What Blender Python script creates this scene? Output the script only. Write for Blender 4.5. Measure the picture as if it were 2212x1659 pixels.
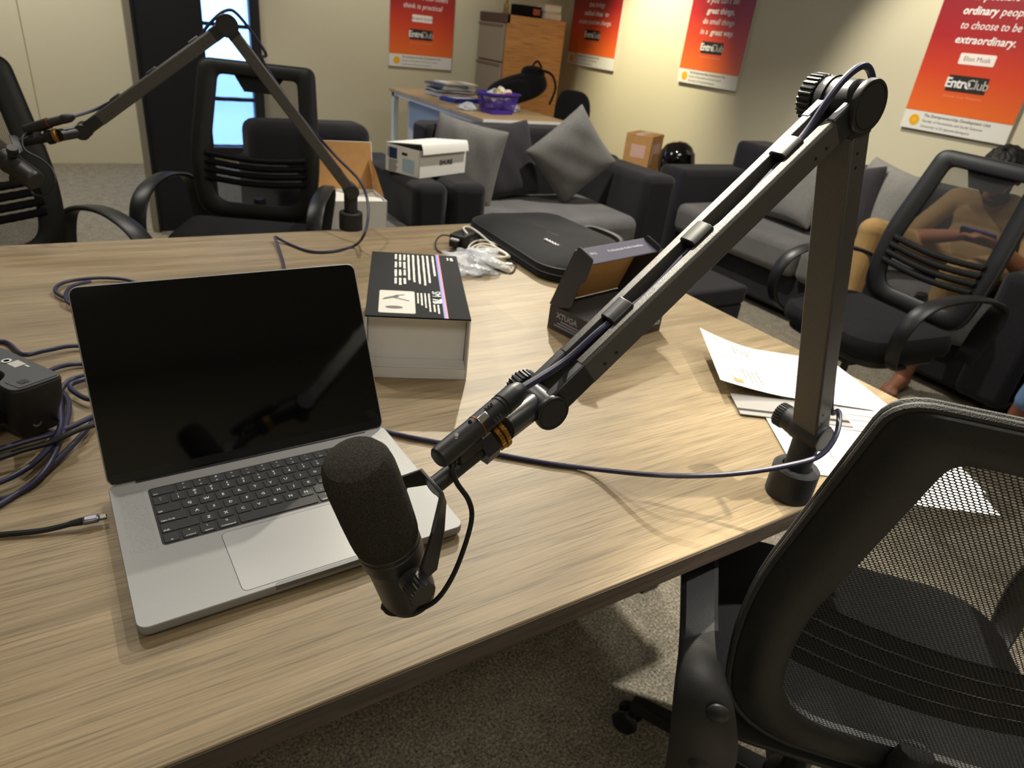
import bpy, bmesh, math, random
from mathutils import Vector, Matrix, Euler
random.seed(7)
for o in list(bpy.data.objects): bpy.data.objects.remove(o, do_unlink=True)
scene = bpy.context.scene
COL = scene.collection
PI = math.pi

# ------------------------------------------------------------------ camera
IW, IH, FPX = 2212.0, 1659.0, 1467.02
YAW, PITCH, ROLL = 0.60362, 0.48156, 0.12189
CAM = Vector((-0.29611, -0.40932, 1.30816))
def cam_axes():
    cy, sy, cp, sp = math.cos(YAW), math.sin(YAW), math.cos(PITCH), math.sin(PITCH)
    f = Vector((sy*cp, cy*cp, -sp)); r = Vector((cy, -sy, 0)); u = r.cross(f)
    cr, sr = math.cos(ROLL), math.sin(ROLL)
    return cr*r + sr*u, -sr*r + cr*u, f
RX, RU, RF = cam_axes()
cd = bpy.data.cameras.new('camera'); cam = bpy.data.objects.new('camera', cd); COL.objects.link(cam)
M = Matrix((RX, RU, -RF)).transposed().to_4x4(); M.translation = CAM
cam.matrix_world = M
cd.sensor_fit = 'HORIZONTAL'; cd.sensor_width = 36.0; cd.lens = 36.0*FPX/IW; cd.clip_start = 0.02
cd.dof.use_dof = True; cd.dof.focus_distance = 0.62; cd.dof.aperture_fstop = 11.0
scene.camera = cam

# ------------------------------------------------------------------ exposure and world
vs = scene.view_settings
vs.view_transform = 'Standard'; vs.look = 'None'; vs.gamma = 1.0; vs.use_curve_mapping = False; vs.exposure = 0.72
wd = bpy.data.worlds.new('world'); scene.world = wd; wd.use_nodes = True
wd.node_tree.nodes['Background'].inputs[0].default_value = (0.55, 0.72, 1.0, 1)
wd.node_tree.nodes['Background'].inputs[1].default_value = 0.25

def ray(px, py):
    return RX*((px-IW/2)/FPX) + RU*(-(py-IH/2)/FPX) + RF
def P(px, py, d): return CAM + ray(px, py)*d                      # pixel at a known depth along the view axis
def Zp(px, py, z):                                                # pixel on a horizontal surface
    r = ray(px, py); return CAM + r*((z-CAM.z)/r.z)
def Xp(px, py, x):
    r = ray(px, py); return CAM + r*((x-CAM.x)/r.x)
def Yp(px, py, y):
    r = ray(px, py); return CAM + r*((y-CAM.y)/r.y)

# ------------------------------------------------------------------ ceiling spots (light comes from the lamps built on the ceiling further down)
CEIL = 2.75
SPOTS = [  # position, aim, power, cone deg, blend, colour, radius, what it is aimed at
    ((1.75, 2.75, 2.62), (0.62, 0.05, 0.85), 230, 36, 0.5, (1.0, 0.93, 0.78), 0.022, 'the loose papers and the near boom arm'),
    ((1.50, 2.30, 2.62), (0.70, 0.10, 0.75), 130, 15, 0.8, (1.0, 0.90, 0.66), 0.022, 'the near right table corner'),
    ((0.45, 0.95, 2.62), (0.34, 0.02, 1.25), 420, 20, 0.9, (1.0, 0.92, 0.74), 0.022, 'the elbow of the near boom arm'),
    ((-0.40, 1.60, 2.62), (-0.05, 0.45, 0.75), 24, 85, 0.6, (1.0, 0.95, 0.87), 0.022, 'the laptop end of the table'),
    ((0.85, 1.45, 2.62), (0.20, 0.50, 0.75), 42, 85, 0.6, (1.0, 0.95, 0.87), 0.022, 'the middle of the meeting table'),
    ((3.15, 4.50, 2.62), (4.2, 4.55, 1.15), 210, 62, 0.9, (1.0, 0.90, 0.62), 0.03, 'the side wall by the filing cabinet'),
    ((3.0, 2.3, 2.62), (4.2, 1.9, 0.95), 90, 66, 0.7, (1.0, 0.93, 0.78), 0.03, 'the side wall above the long sofa'),
    ((1.9, 4.6, 2.62), (2.3, 5.9, 1.0), 45, 90, 0.8, (1.0, 0.95, 0.86), 0.03, 'the back wall and side desk'),
    ((2.0, 2.3, 2.62), (2.3, 2.4, 0.4), 115, 110, 0.6, (1.0, 0.95, 0.86), 0.03, 'the sofas and ottoman'),
    ((-0.5, 4.9, 2.62), (-0.3, 5.2, 0.0), 75, 110, 0.7, (1.0, 0.95, 0.86), 0.03, 'the carpet behind the door'),
    ((1.7, -0.75, 2.62), (0.78, -0.12, 0.0), 190, 44, 0.6, (1.0, 0.95, 0.86), 0.03, 'the carpet in front of the table'),
]

FILL_PANELS = [((-0.7, -1.3, CEIL-.02), 1.2, .6, 9), ((1.75, .55, CEIL-.02), 1.2, .6, 14), ((-0.35, 3.3, CEIL-.02), 1.2, .6, 14)]   # unseen ceiling panels added for soft fill light: position, size, power

# ------------------------------------------------------------------ helpers
def S(h):                                                          # sRGB hex -> linear rgba
    h = h.lstrip('#'); c = [int(h[i:i+2], 16)/255 for i in (0, 2, 4)]
    return tuple((x/12.92 if x <= 0.04045 else ((x+0.055)/1.055)**2.4) for x in c) + (1.0,)
MATS = {}
def mat(name, col, rough=0.6, metal=0.0, spec=0.5, bump=0.0, bscale=200.0, vary=0.0, vscale=20.0, coat=0.0, emit=None, estr=0.0, alpha=None, trans=0.0, sheen=0.0):
    if name in MATS: return MATS[name]
    m = bpy.data.materials.new(name); m.use_nodes = True; MATS[name] = m
    nt = m.node_tree; b = nt.nodes['Principled BSDF']
    c = S(col) if isinstance(col, str) else col
    b.inputs['Base Color'].default_value = c
    b.inputs['Roughness'].default_value = rough; b.inputs['Metallic'].default_value = metal
    b.inputs['Specular IOR Level'].default_value = spec
    b.inputs['Coat Weight'].default_value = coat; b.inputs['Sheen Weight'].default_value = sheen
    b.inputs['Transmission Weight'].default_value = trans
    if alpha is not None: b.inputs['Alpha'].default_value = alpha
    if emit: b.inputs['Emission Color'].default_value = S(emit); b.inputs['Emission Strength'].default_value = estr
    tc = None
    if bump or vary:
        tc = nt.nodes.new('ShaderNodeTexCoord')
    if bump:
        n = nt.nodes.new('ShaderNodeTexNoise'); n.inputs['Scale'].default_value = bscale; n.inputs['Detail'].default_value = 3
        nt.links.new(tc.outputs['Object'], n.inputs['Vector'])
        bp = nt.nodes.new('ShaderNodeBump'); bp.inputs['Strength'].default_value = bump; bp.inputs['Distance'].default_value = 0.002
        nt.links.new(n.outputs['Fac'], bp.inputs['Height']); nt.links.new(bp.outputs['Normal'], b.inputs['Normal'])
    if vary:
        n = nt.nodes.new('ShaderNodeTexNoise'); n.inputs['Scale'].default_value = vscale; n.inputs['Detail'].default_value = 4
        nt.links.new(tc.outputs['Object'], n.inputs['Vector'])
        r = nt.nodes.new('ShaderNodeMapRange'); r.inputs[1].default_value = 0.3; r.inputs[2].default_value = 0.7
        r.inputs[3].default_value = 1-vary; r.inputs[4].default_value = 1+vary
        nt.links.new(n.outputs['Fac'], r.inputs[0])
        mx = nt.nodes.new('ShaderNodeMix'); mx.data_type = 'RGBA'; mx.blend_type = 'MULTIPLY'; mx.inputs[0].default_value = 1
        mx.inputs[6].default_value = c
        nt.links.new(r.outputs[0], mx.inputs[7]); nt.links.new(mx.outputs[2], b.inputs['Base Color'])
    return m

class MB:
    def __init__(s): s.v = []; s.f = []
    def add(s, vs, fs):
        b = len(s.v); s.v += [Vector(v) for v in vs]; s.f += [tuple(i+b for i in f) for f in fs]; return s
    def obox(s, c, ax, ay, az):
        c, ax, ay, az = map(Vector, (c, ax, ay, az))
        vs = [c+ax*i+ay*j+az*k for k in (-1, 1) for j in (-1, 1) for i in (-1, 1)]
        return s.add(vs, [(0,2,3,1), (4,5,7,6), (0,1,5,4), (2,6,7,3), (0,4,6,2), (1,3,7,5)])
    def box(s, x0, x1, y0, y1, z0, z1):
        return s.obox(((x0+x1)/2, (y0+y1)/2, (z0+z1)/2), ((x1-x0)/2, 0, 0), (0, (y1-y0)/2, 0), (0, 0, (z1-z0)/2))
    def bar(s, p0, p1, w, h, up=(0, 0, 1)):
        p0, p1 = Vector(p0), Vector(p1); d = p1-p0; L = d.length; d.normalize()
        r = d.cross(Vector(up)).normalized(); u = r.cross(d)
        return s.obox((p0+p1)/2, r*w/2, d*L/2, u*h/2)
    def rings(s, rings, cap=True, closed=False):
        n = len(rings[0]); b = len(s.v)
        for r in rings: s.v += [Vector(v) for v in r]
        m = len(rings)
        for i in range(m if closed else m-1):
            a, c = b+i*n, b+((i+1) % m)*n
            for j in range(n): s.f.append((a+j, a+(j+1) % n, c+(j+1) % n, c+j))
        if cap and not closed:
            s.f.append(tuple(b+j for j in reversed(range(n)))); s.f.append(tuple(b+(m-1)*n+j for j in range(n)))
        return s
    def lathe(s, prof, o=(0, 0, 0), axis=(0, 0, 1), n=24, cap=True, ref=None):
        o, a = Vector(o), Vector(axis).normalized()
        e = Vector(ref) if ref else (Vector((1, 0, 0)) if abs(a.x) < 0.9 else Vector((0, 1, 0)))
        e = (e - a*e.dot(a)).normalized(); g = a.cross(e)
        rs = [[o + a*t + (e*math.cos(2*PI*k/n) + g*math.sin(2*PI*k/n))*max(r, 1e-5) for k in range(n)] for r, t in prof]
        return s.rings(rs, cap)
    def cyl(s, p0, p1, r0, r1=None, n=20):
        p0, p1 = Vector(p0), Vector(p1); r1 = r0 if r1 is None else r1
        return s.lathe([(r0, 0), (r1, (p1-p0).length)], p0, p1-p0, n)
    def tube(s, pts, r, n=8, sm=0):
        pts = [Vector(p) for p in pts]
        if sm: pts = spline(pts, sm)
        m = len(pts); rr = r if isinstance(r, (list, tuple)) else None
        t0 = (pts[1]-pts[0]).normalized(); e = Vector((0, 0, 1)) if abs(t0.z) < 0.9 else Vector((1, 0, 0))
        e = (e - t0*e.dot(t0)).normalized(); rings = []
        for i, p in enumerate(pts):
            t = (pts[min(i+1, m-1)]-pts[max(i-1, 0)]).normalized()
            e = (e - t*e.dot(t)).normalized(); g = t.cross(e)
            ri = (rr[int(i*(len(rr)-1)/max(m-1, 1))] if rr else r)
            rings.append([p + (e*math.cos(2*PI*k/n)+g*math.sin(2*PI*k/n))*ri for k in range(n)])
        return s.rings(rings)
    def prism(s, outl, z0, z1, M=None):
        M = M or Matrix(); n = len(outl)
        vs = [M @ Vector((x, y, z0)) for x, y in outl] + [M @ Vector((x, y, z1)) for x, y in outl]
        fs = [tuple(reversed(range(n))), tuple(range(n, 2*n))] + [(i, (i+1) % n, n+(i+1) % n, n+i) for i in range(n)]
        return s.add(vs, fs)
    def ring_prism(s, out, inn, z0, z1, M=None):
        M = M or Matrix(); n = len(out); b = len(s.v)
        for z in (z0, z1):
            s.v += [M @ Vector((x, y, z)) for x, y in out] + [M @ Vector((x, y, z)) for x, y in inn]
        o0, i0, o1, i1 = b, b+n, b+2*n, b+3*n
        for k in range(n):
            j = (k+1) % n
            s.f += [(o0+k, o0+j, o1+j, o1+k), (i0+j, i0+k, i1+k, i1+j), (o1+k, o1+j, i1+j, i1+k), (o0+j, o0+k, i0+k, i0+j)]
        return s
    def quad(s, a, b, c, d): return s.add([a, b, c, d], [(0, 1, 2, 3)])
    def ell(s, c, rx, ry, rz, M=None, n=16, m=10):
        M = M or Matrix(); c = Vector(c); rings = []
        for i in range(m+1):
            a = -PI/2 + PI*i/m; ca, sa = max(math.cos(a), 1e-3), math.sin(a)
            rings.append([c + M @ Vector((rx*ca*math.cos(2*PI*k/n), ry*ca*math.sin(2*PI*k/n), rz*sa)) for k in range(n)])
        return s.rings(rings)
    def grid(s, fn, nu, nv, thick=None):
        vs = [fn(i/nu, j/nv) for j in range(nv+1) for i in range(nu+1)]
        fs = [(j*(nu+1)+i, j*(nu+1)+i+1, (j+1)*(nu+1)+i+1, (j+1)*(nu+1)+i) for j in range(nv) for i in range(nu)]
        return s.add(vs, fs)
    def xf(s, M):
        s.v = [M @ v for v in s.v]; return s

def spline(pts, k=6, closed=False):
    pts = [Vector(p) for p in pts]; out = []; m = len(pts)
    rng = range(m if closed else m-1)
    for i in rng:
        g = (lambda j: pts[j % m]) if closed else (lambda j: pts[min(max(j, 0), m-1)])
        p0, p1, p2, p3 = g(i-1), g(i), g(i+1), g(i+2)
        for q in range(k):
            t = q/k
            out.append(0.5*((2*p1) + (p2-p0)*t + (2*p0-5*p1+4*p2-p3)*t*t + (3*p1-p0-3*p2+p3)*t*t*t))
    if not closed: out.append(pts[-1])
    return out
def rrect(w, h, r, n=5, cx=0, cy=0):
    out = []
    for sx, sy, a0 in ((1, 1, 0), (-1, 1, PI/2), (-1, -1, PI), (1, -1, 1.5*PI)):
        for k in range(n+1):
            a = a0 + PI/2*k/n
            out.append((cx + sx*(w/2-r) + r*math.cos(a), cy + sy*(h/2-r) + r*math.sin(a)))
    return out
def rpoly(pts, r, n=4):                                            # rounded polygon
    out = []; m = len(pts); rs = r if isinstance(r, (list, tuple)) else [r]*m
    for i in range(m):
        a, b, c = Vector(pts[i-1]).to_2d(), Vector(pts[i]).to_2d(), Vector(pts[(i+1) % m]).to_2d()
        u, v = (a-b), (c-b); d = min(rs[i], u.length*0.49, v.length*0.49)
        p, q = b+u.normalized()*d, b+v.normalized()*d
        for k in range(n+1):
            t = k/n; w = p*(1-t)**2 + b*2*t*(1-t) + q*t*t; out.append((w.x, w.y))
    return out

INV = {}
def obj(name, mb, m, parent=None, bevel=0.0, seg=2, smooth=True, world=False, ang=35, subd=0, label=None):
    me = bpy.data.meshes.new(name)
    vs = mb.v
    if world and parent is not None: vs = [INV[parent.name] @ v for v in vs]
    me.from_pydata([tuple(v) for v in vs], [], mb.f)
    bm = bmesh.new(); bm.from_mesh(me); bmesh.ops.recalc_face_normals(bm, faces=bm.faces); bm.to_mesh(me); bm.free()
    if smooth:
        for p in me.polygons: p.use_smooth = True
        me.set_sharp_from_angle(angle=math.radians(ang))
    me.materials.append(m)
    o = bpy.data.objects.new(name, me); COL.objects.link(o)
    if parent is not None:
        o.parent = parent
    if bevel:
        b = o.modifiers.new('bevel', 'BEVEL'); b.width = bevel; b.segments = seg; b.limit_method = 'ANGLE'; b.angle_limit = math.radians(40)
    if subd:
        b = o.modifiers.new('sub', 'SUBSURF'); b.levels = subd; b.render_levels = subd
    if label: o['label'] = label
    return o
def thing(name, label, cat, loc=(0, 0, 0), rot=0.0, group=None):
    o = bpy.data.objects.new(name, None); COL.objects.link(o); o.empty_display_size = 0.05
    mw = Matrix.Translation(Vector(loc)) @ (rot.to_4x4() if isinstance(rot, Matrix) else Matrix.Rotation(rot, 4, 'Z'))
    o.location = mw.translation; o.rotation_euler = mw.to_euler()
    INV[o.name] = mw.inverted()
    o['label'] = label; o['category'] = cat
    if group: o['group'] = group
    return o
def tag(o, label, cat, group=None):
    o['label'] = label; o['category'] = cat
    if group: o['group'] = group
    return o
def struct(name, mb, m, label=None, **k):
    o = obj(name, mb, m, **k); o['kind'] = 'structure'
    if label: o['label'] = label
    return o
def frame(ex, ey, ez, o=(0, 0, 0)):
    M = Matrix((Vector(ex), Vector(ey), Vector(ez))).transposed().to_4x4(); M.translation = Vector(o); return M
def text_mb(s, size, M, bold=0.0, shear=0.0, align='CENTER', ext=0.0, space=1.0, res=2):
    c = bpy.data.curves.new('txt', 'FONT'); c.body = s; c.size = size; c.align_x = align; c.align_y = 'CENTER'
    c.offset = bold*size; c.shear = shear; c.extrude = ext; c.space_character = space; c.resolution_u = res; c.fill_mode = 'FRONT' if not ext else 'BOTH'
    o = bpy.data.objects.new('txt', c); COL.objects.link(o)
    dg = bpy.context.evaluated_depsgraph_get(); me = bpy.data.meshes.new_from_object(o.evaluated_get(dg))
    mb = MB(); mb.add([M @ v.co for v in me.vertices], [tuple(p.vertices) for p in me.polygons])
    bpy.data.objects.remove(o); bpy.data.curves.remove(c); bpy.data.meshes.remove(me)
    return mb
def join(*ms):
    r = MB()
    for m in ms: r.add(m.v, m.f)
    return r
# ------------------------------------------------------------------ special materials
def nodes(name):
    m = bpy.data.materials.new(name); m.use_nodes = True; MATS[name] = m
    nt = m.node_tree; return m, nt, nt.nodes['Principled BSDF']
def N(nt, t, **k):
    n = nt.nodes.new(t)
    for a, v in k.items(): setattr(n, a, v)
    return n
def ramp(nt, fac, stops):
    r = N(nt, 'ShaderNodeValToRGB'); e = r.color_ramp.elements
    e[0].position, e[0].color = stops[0]; e[1].position, e[1].color = stops[-1]
    for p, c in stops[1:-1]:
        x = e.new(p); x.color = c
    nt.links.new(fac, r.inputs[0]); return r.outputs[0]
def mul(nt, a, b, f=1.0, mode='MULTIPLY'):
    x = N(nt, 'ShaderNodeMix', data_type='RGBA', blend_type=mode); x.inputs[0].default_value = f
    nt.links.new(a, x.inputs[6]); nt.links.new(b, x.inputs[7]); return x.outputs[2]
def mapped(nt, scale, coord='Object', rot=(0, 0, 0)):
    tc = N(nt, 'ShaderNodeTexCoord'); mp = N(nt, 'ShaderNodeMapping'); mp.inputs['Scale'].default_value = scale; mp.inputs['Rotation'].default_value = rot
    nt.links.new(tc.outputs[coord], mp.inputs[0]); return mp.outputs[0]
def noise(nt, vec, scale=1.0, detail=4, rough=0.5, dist=0.0):
    n = N(nt, 'ShaderNodeTexNoise'); n.inputs['Scale'].default_value = scale; n.inputs['Detail'].default_value = detail
    n.inputs['Roughness'].default_value = rough; n.inputs['Distortion'].default_value = dist
    nt.links.new(vec, n.inputs['Vector']); return n.outputs['Fac']
def g(v): return (v, v, v, 1)
def bumpto(nt, b, h, strength, dist=0.001):
    bp = N(nt, 'ShaderNodeBump'); bp.inputs['Strength'].default_value = strength; bp.inputs['Distance'].default_value = dist
    nt.links.new(h, bp.inputs['Height']); nt.links.new(bp.outputs[0], b.inputs['Normal'])

def wood_mat(name, dark, mid, light, rough=0.42, sx=1.0):
    m, nt, b = nodes(name)
    n1 = noise(nt, mapped(nt, (1.6*sx, 30*sx, 12*sx)), 1.0, 5, 0.6, 0.35)
    c = ramp(nt, n1, [(0.12, S(dark)), (0.5, S(mid)), (0.88, S(light))])
    fine = noise(nt, mapped(nt, (9*sx, 330*sx, 200*sx)), 1.0, 3, 0.6)
    c = mul(nt, c, ramp(nt, fine, [(0.30, g(0.55)), (0.5, g(0.97)), (0.72, g(1.15))]))
    big = noise(nt, mapped(nt, (1.1, 5.5, 2)), 1.0, 2)
    c = mul(nt, c, ramp(nt, big, [(0.35, g(0.86)), (0.65, g(1.08))]))
    br = N(nt, 'ShaderNodeTexBrick'); br.offset = 0.37
    br.inputs['Color1'].default_value = g(1.05); br.inputs['Color2'].default_value = g(0.9); br.inputs['Mortar'].default_value = g(0.97)
    br.inputs['Scale'].default_value = 1.0; br.inputs['Mortar Size'].default_value = 0.0; br.inputs['Brick Width'].default_value = 0.75; br.inputs['Row Height'].default_value = 0.17
    nt.links.new(mapped(nt, (1, 1, 1)), br.inputs[0])
    c = mul(nt, c, br.outputs[0])
    nt.links.new(c, b.inputs['Base Color']); b.inputs['Roughness'].default_value = rough; b.inputs['Specular IOR Level'].default_value = 0.3
    bumpto(nt, b, fine, 0.25, 0.0006)
    return m
WOOD = wood_mat('oak_laminate', '#72634a', '#928062', '#ac997a', 0.5)
EDGE = wood_mat('edge_band', '#3f3731', '#52483f', '#665a50', 0.5)
DESKW = wood_mat('desk_laminate', '#a98d66', '#c0a47b', '#d0b58c', 0.5)
CABW = wood_mat('cabinet_veneer', '#a87240', '#b98350', '#c48f5c', 0.45, 0.6)

m, nt, b = nodes('carpet')
v = mapped(nt, (1, 1, 1))
c = ramp(nt, noise(nt, v, 160, 3, 0.7), [(0.3, S('#47423a')), (0.5, S('#8a8373')), (0.7, S('#bdb5a1'))])
c = mul(nt, c, ramp(nt, noise(nt, v, 22, 4), [(0.3, g(0.78)), (0.7, g(1.12))]))
nt.links.new(c, b.inputs['Base Color']); b.inputs['Roughness'].default_value = 0.95; b.inputs['Specular IOR Level'].default_value = 0.1
bumpto(nt, b, noise(nt, v, 300, 2), 0.8, 0.004)
CARPET = m

def fabric(name, dark, light, scale=420, big=8, sheen=0.15):
    m, nt, b = nodes(name); v = mapped(nt, (1, 1, 1))
    c = ramp(nt, noise(nt, v, scale, 3, 0.7), [(0.3, S(dark)), (0.7, S(light))])
    c = mul(nt, c, ramp(nt, noise(nt, v, big, 3), [(0.3, g(0.86)), (0.7, g(1.1))]))
    nt.links.new(c, b.inputs['Base Color']); b.inputs['Roughness'].default_value = 0.95; b.inputs['Specular IOR Level'].default_value = 0.15
    b.inputs['Sheen Weight'].default_value = sheen
    bumpto(nt, b, noise(nt, v, scale, 2), 0.5, 0.002)
    return m
SOFA_D = fabric('charcoal_fabric', '#151417', '#29272c', 350)
SOFA_G = fabric('grey_fabric', '#4f4e4d', '#797877', 350)
CUSH_G = fabric('grey_cushion_fabric', '#54534f', '#817f7c', 420)
CUSH_D = fabric('dark_cushion_fabric', '#222023', '#363338', 420)
SEATF = fabric('black_seat_fabric', '#141416', '#262628', 600, 8, 0.05)

def net_mat(name, nx, nz, hole, col='#232324', rough=0.6):           # woven net: staggered oval holes
    m, nt, b = nodes(name)
    b.inputs['Base Color'].default_value = S(col); b.inputs['Roughness'].default_value = rough
    tc = N(nt, 'ShaderNodeTexCoord'); sp = N(nt, 'ShaderNodeSeparateXYZ'); nt.links.new(tc.outputs['UV'], sp.inputs[0])
    def mth(op, a, bb=None):
        x = N(nt, 'ShaderNodeMath', operation=op)
        for i, q in enumerate((a, bb)):
            if q is None: continue
            if isinstance(q, (int, float)): x.inputs[i].default_value = q
            else: nt.links.new(q, x.inputs[i])
        return x.outputs[0]
    vv = mth('MULTIPLY', sp.outputs[1], nz); row = mth('FLOOR', vv)
    uu = mth('ADD', mth('MULTIPLY', sp.outputs[0], nx), mth('MULTIPLY', row, 0.42))
    du = mth('SUBTRACT', mth('FRACT', uu), 0.5); dv = mth('SUBTRACT', mth('FRACT', vv), 0.5)
    d = mth('ADD', mth('POWER', mth('ABSOLUTE', du), 2.2), mth('POWER', mth('MULTIPLY', mth('ABSOLUTE', dv), 1.12), 2.2))
    a = mth('GREATER_THAN', d, hole**2.2)
    nt.links.new(a, b.inputs['Alpha'])
    return m
NET = net_mat('chair_net', 78, 160, 0.40)

def grad_poster(name, z0, z1):
    m, nt, b = nodes(name)
    tc = N(nt, 'ShaderNodeTexCoord'); sp = N(nt, 'ShaderNodeSeparateXYZ'); nt.links.new(tc.outputs['Object'], sp.inputs[0])
    r = N(nt, 'ShaderNodeMapRange'); r.inputs[1].default_value = z0; r.inputs[2].default_value = z1; nt.links.new(sp.outputs[2], r.inputs[0])
    c = ramp(nt, r.outputs[0], [(0.0, S('#e36a2a')), (0.25, S('#cc4428')), (0.48, S('#a02529')), (0.85, S('#6f1826'))])
    nt.links.new(c, b.inputs['Base Color']); b.inputs['Roughness'].default_value = 0.35
    return m
POSTER = grad_poster('poster_print', 0.12, 0.95)

WALL = mat('wall_paint', '#c9c2a8', 0.85, bump=0.08, bscale=90)
CEILM = mat('ceiling_paint', '#c8c6be', 0.9)
BLK = mat('black_plastic', '#17171a', 0.45, bump=0.05, bscale=900)
BLKM = mat('black_matte_plastic', '#1b1b1d', 0.6, bump=0.12, bscale=1200)
ARMM = mat('powder_coated_black', '#4a4844', 0.45, bump=0.35, bscale=1500, vary=0.25, vscale=900)
ARMS = mat('smooth_black_metal', '#222224', 0.38)
DARKIN = mat('channel_black', '#050505', 0.8)
ALU = mat('silver_aluminium', '#8f8f8d', 0.55, metal=0.25, vary=0.05, vscale=900)
SCRGLASS = mat('dark_screen_glass', '#040406', 0.06, spec=0.5)
CHIN = mat('screen_chin', '#0c0e13', 0.2)
KEYM = mat('black_key', '#101012', 0.55)
WELL = mat('keyboard_well', '#060607', 0.6)
WHITEP = mat('white_print', '#e6e6e4', 0.6)
GREYP = mat('grey_print', '#b8b6ae', 0.6)
FOAM = None
m, nt, b = nodes('mic_foam'); v = mapped(nt, (1, 1, 1))
vo = N(nt, 'ShaderNodeTexVoronoi'); vo.inputs['Scale'].default_value = 1500; nt.links.new(v, vo.inputs['Vector'])
c = ramp(nt, vo.outputs['Distance'], [(0.05, S('#77725f')), (0.3, S('#3d3a33')), (0.7, S('#24221f'))])
nt.links.new(c, b.inputs['Base Color']); b.inputs['Roughness'].default_value = 0.95; b.inputs['Specular IOR Level'].default_value = 0.15
bumpto(nt, b, vo.outputs['Distance'], 0.6, 0.0008); FOAM = m
MICM = mat('mic_dark_grey', '#242322', 0.42, bump=0.1, bscale=1500)
BLUEC = mat('dark_blue_rubber', '#23233f', 0.42)
BLACKC = mat('black_rubber', '#0d0d0e', 0.5)
BRASS = mat('brass', '#b58a45', 0.3, metal=0.9)
STEEL = mat('bright_steel', '#c8c8c4', 0.25, metal=0.9)
PAPER = mat('white_paper', '#d2d1cc', 0.8)
CARDW = mat('white_card', '#e4e2da', 0.75, vary=0.02, vscale=12)
CARDB = mat('brown_card', '#b98a52', 0.85, vary=0.06, vscale=30)
CARDK = mat('black_card', '#101114', 0.75, spec=.1)
GREYT = mat('warm_grey_drawer', '#8a8072', 0.6)
WHITEM = mat('white_metal', '#dcdcd8', 0.5)
BLUEPAN = mat('pale_blue_panel', '#9aa6b4', 0.6)
BAGM = fabric('black_nylon', '#1a1a1b', '#2c2c2c', 700, 10, 0.05)
PURPLE = mat('purple_plastic', '#4a2f9c', 0.4)
CERAMIC = mat('white_ceramic', '#eceae4', 0.3)
GLOSSK = mat('glossy_black', '#0a0a0b', 0.08, coat=0.6)
YELLOW = mat('yellow_seal', '#e8b021', 0.6)
CHAIRP = mat('chair_black_plastic', '#1a1a1c', 0.42, bump=0.08, bscale=700)
CHAIRL = mat('chair_black_leatherette', '#161617', 0.5, bump=0.15, bscale=500)
PIPING = mat('braided_piping', '#232323', 0.6, bump=0.6, bscale=900)
DARKTRIM = mat('dark_metal_trim', '#15151a', 0.5)
BEIGETRIM = mat('beige_trim', '#8d8674', 0.6)

# ------------------------------------------------------------------ room
RX1, RY1, RX0, RY0 = 4.2, 6.0, -3.2, -2.6
struct('floor', MB().box(RX0-.2, RX1+.2, RY0-.2, RY1+.2, -0.1, 0), CARPET, smooth=False)
struct('ceiling', MB().box(RX0-.2, RX1+.2, RY0-.2, RY1+.2, CEIL, CEIL+.1), CEILM, smooth=False)
struct('wall_right', MB().box(RX1, RX1+.15, RY0-.15, RY1+.15, 0, CEIL), WALL, smooth=False)
WX0, WX1, WZ0, WZ1 = 0.50, 1.19, 0.12, 2.3
struct('wall_back', join(MB().box(RX0, WX0, RY1, RY1+.15, 0, CEIL), MB().box(WX1, RX1, RY1, RY1+.15, 0, CEIL),
       MB().box(WX0, WX1, RY1, RY1+.15, 0, WZ0), MB().box(WX0, WX1, RY1, RY1+.15, WZ1, CEIL)), WALL, smooth=False)
struct('wall_left', MB().box(RX0-.15, RX0, RY0-.15, RY1+.15, 0, CEIL), WALL, smooth=False)
struct('wall_front', MB().box(RX0, RX1, RY0-.15, RY0, 0, CEIL), WALL, smooth=False)
# shallow pilaster on the far left of the back wall
struct('wall_pier', MB().box(-1.9, -0.42, RY1-.06, RY1, 0, CEIL), WALL, smooth=False)
# window: black frame, horizontal bars and frosted panes lit by the daylight outside
w = struct('window_1', join(MB().box(WX1-.06, WX1+.02, RY1-.03, RY1+.1, WZ0-.04, WZ1+.04), MB().box(WX0-.02, WX0+.05, RY1-.03, RY1+.1, WZ0-.04, WZ1+.04),
       MB().box(WX0, WX1, RY1-.03, RY1+.1, WZ0-.04, WZ0+.02), MB().box(WX0, WX1, RY1-.03, RY1+.1, WZ1-.02, WZ1+.04)), DARKTRIM, 'tall narrow window with black frame and frosted panes', bevel=.004)
PANE = mat('frosted_daylight_pane', '#b8d4ff', 0.5, emit='#7ab0ff', estr=2.5)
zs = [WZ0+.02, 0.52, 1.07, 1.62, WZ1-.02]
for a, c2 in zip(zs[:-1], zs[1:]):
    obj('pane', MB().box(WX0+.05, WX1-.06, RY1+.04, RY1+.05, a+.012, c2-.012), PANE, w, smooth=False)
for z in zs[1:-1]:
    obj('glazing_bar', MB().box(WX0+.05, WX1-.06, RY1-.01, RY1+.06, z-.014, z+.014), DARKTRIM, w, smooth=False)
# black door leaf standing open in front of the window, with a beige edge trim
d = struct('door_1', MB().box(0.115, 0.455, 4.06, 4.12, 0, 2.3), mat('black_door', '#111116', 0.75), 'tall black door panel standing in front of the window', bevel=.004)
obj('edge_trim', MB().box(0.075, 0.115, 4.05, 4.13, 0, 2.3), BEIGETRIM, d, bevel=.003)
obj('hinge_strip', MB().box(0.105, 0.118, 4.045, 4.06, 0, 2.3), DARKTRIM, d)
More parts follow.
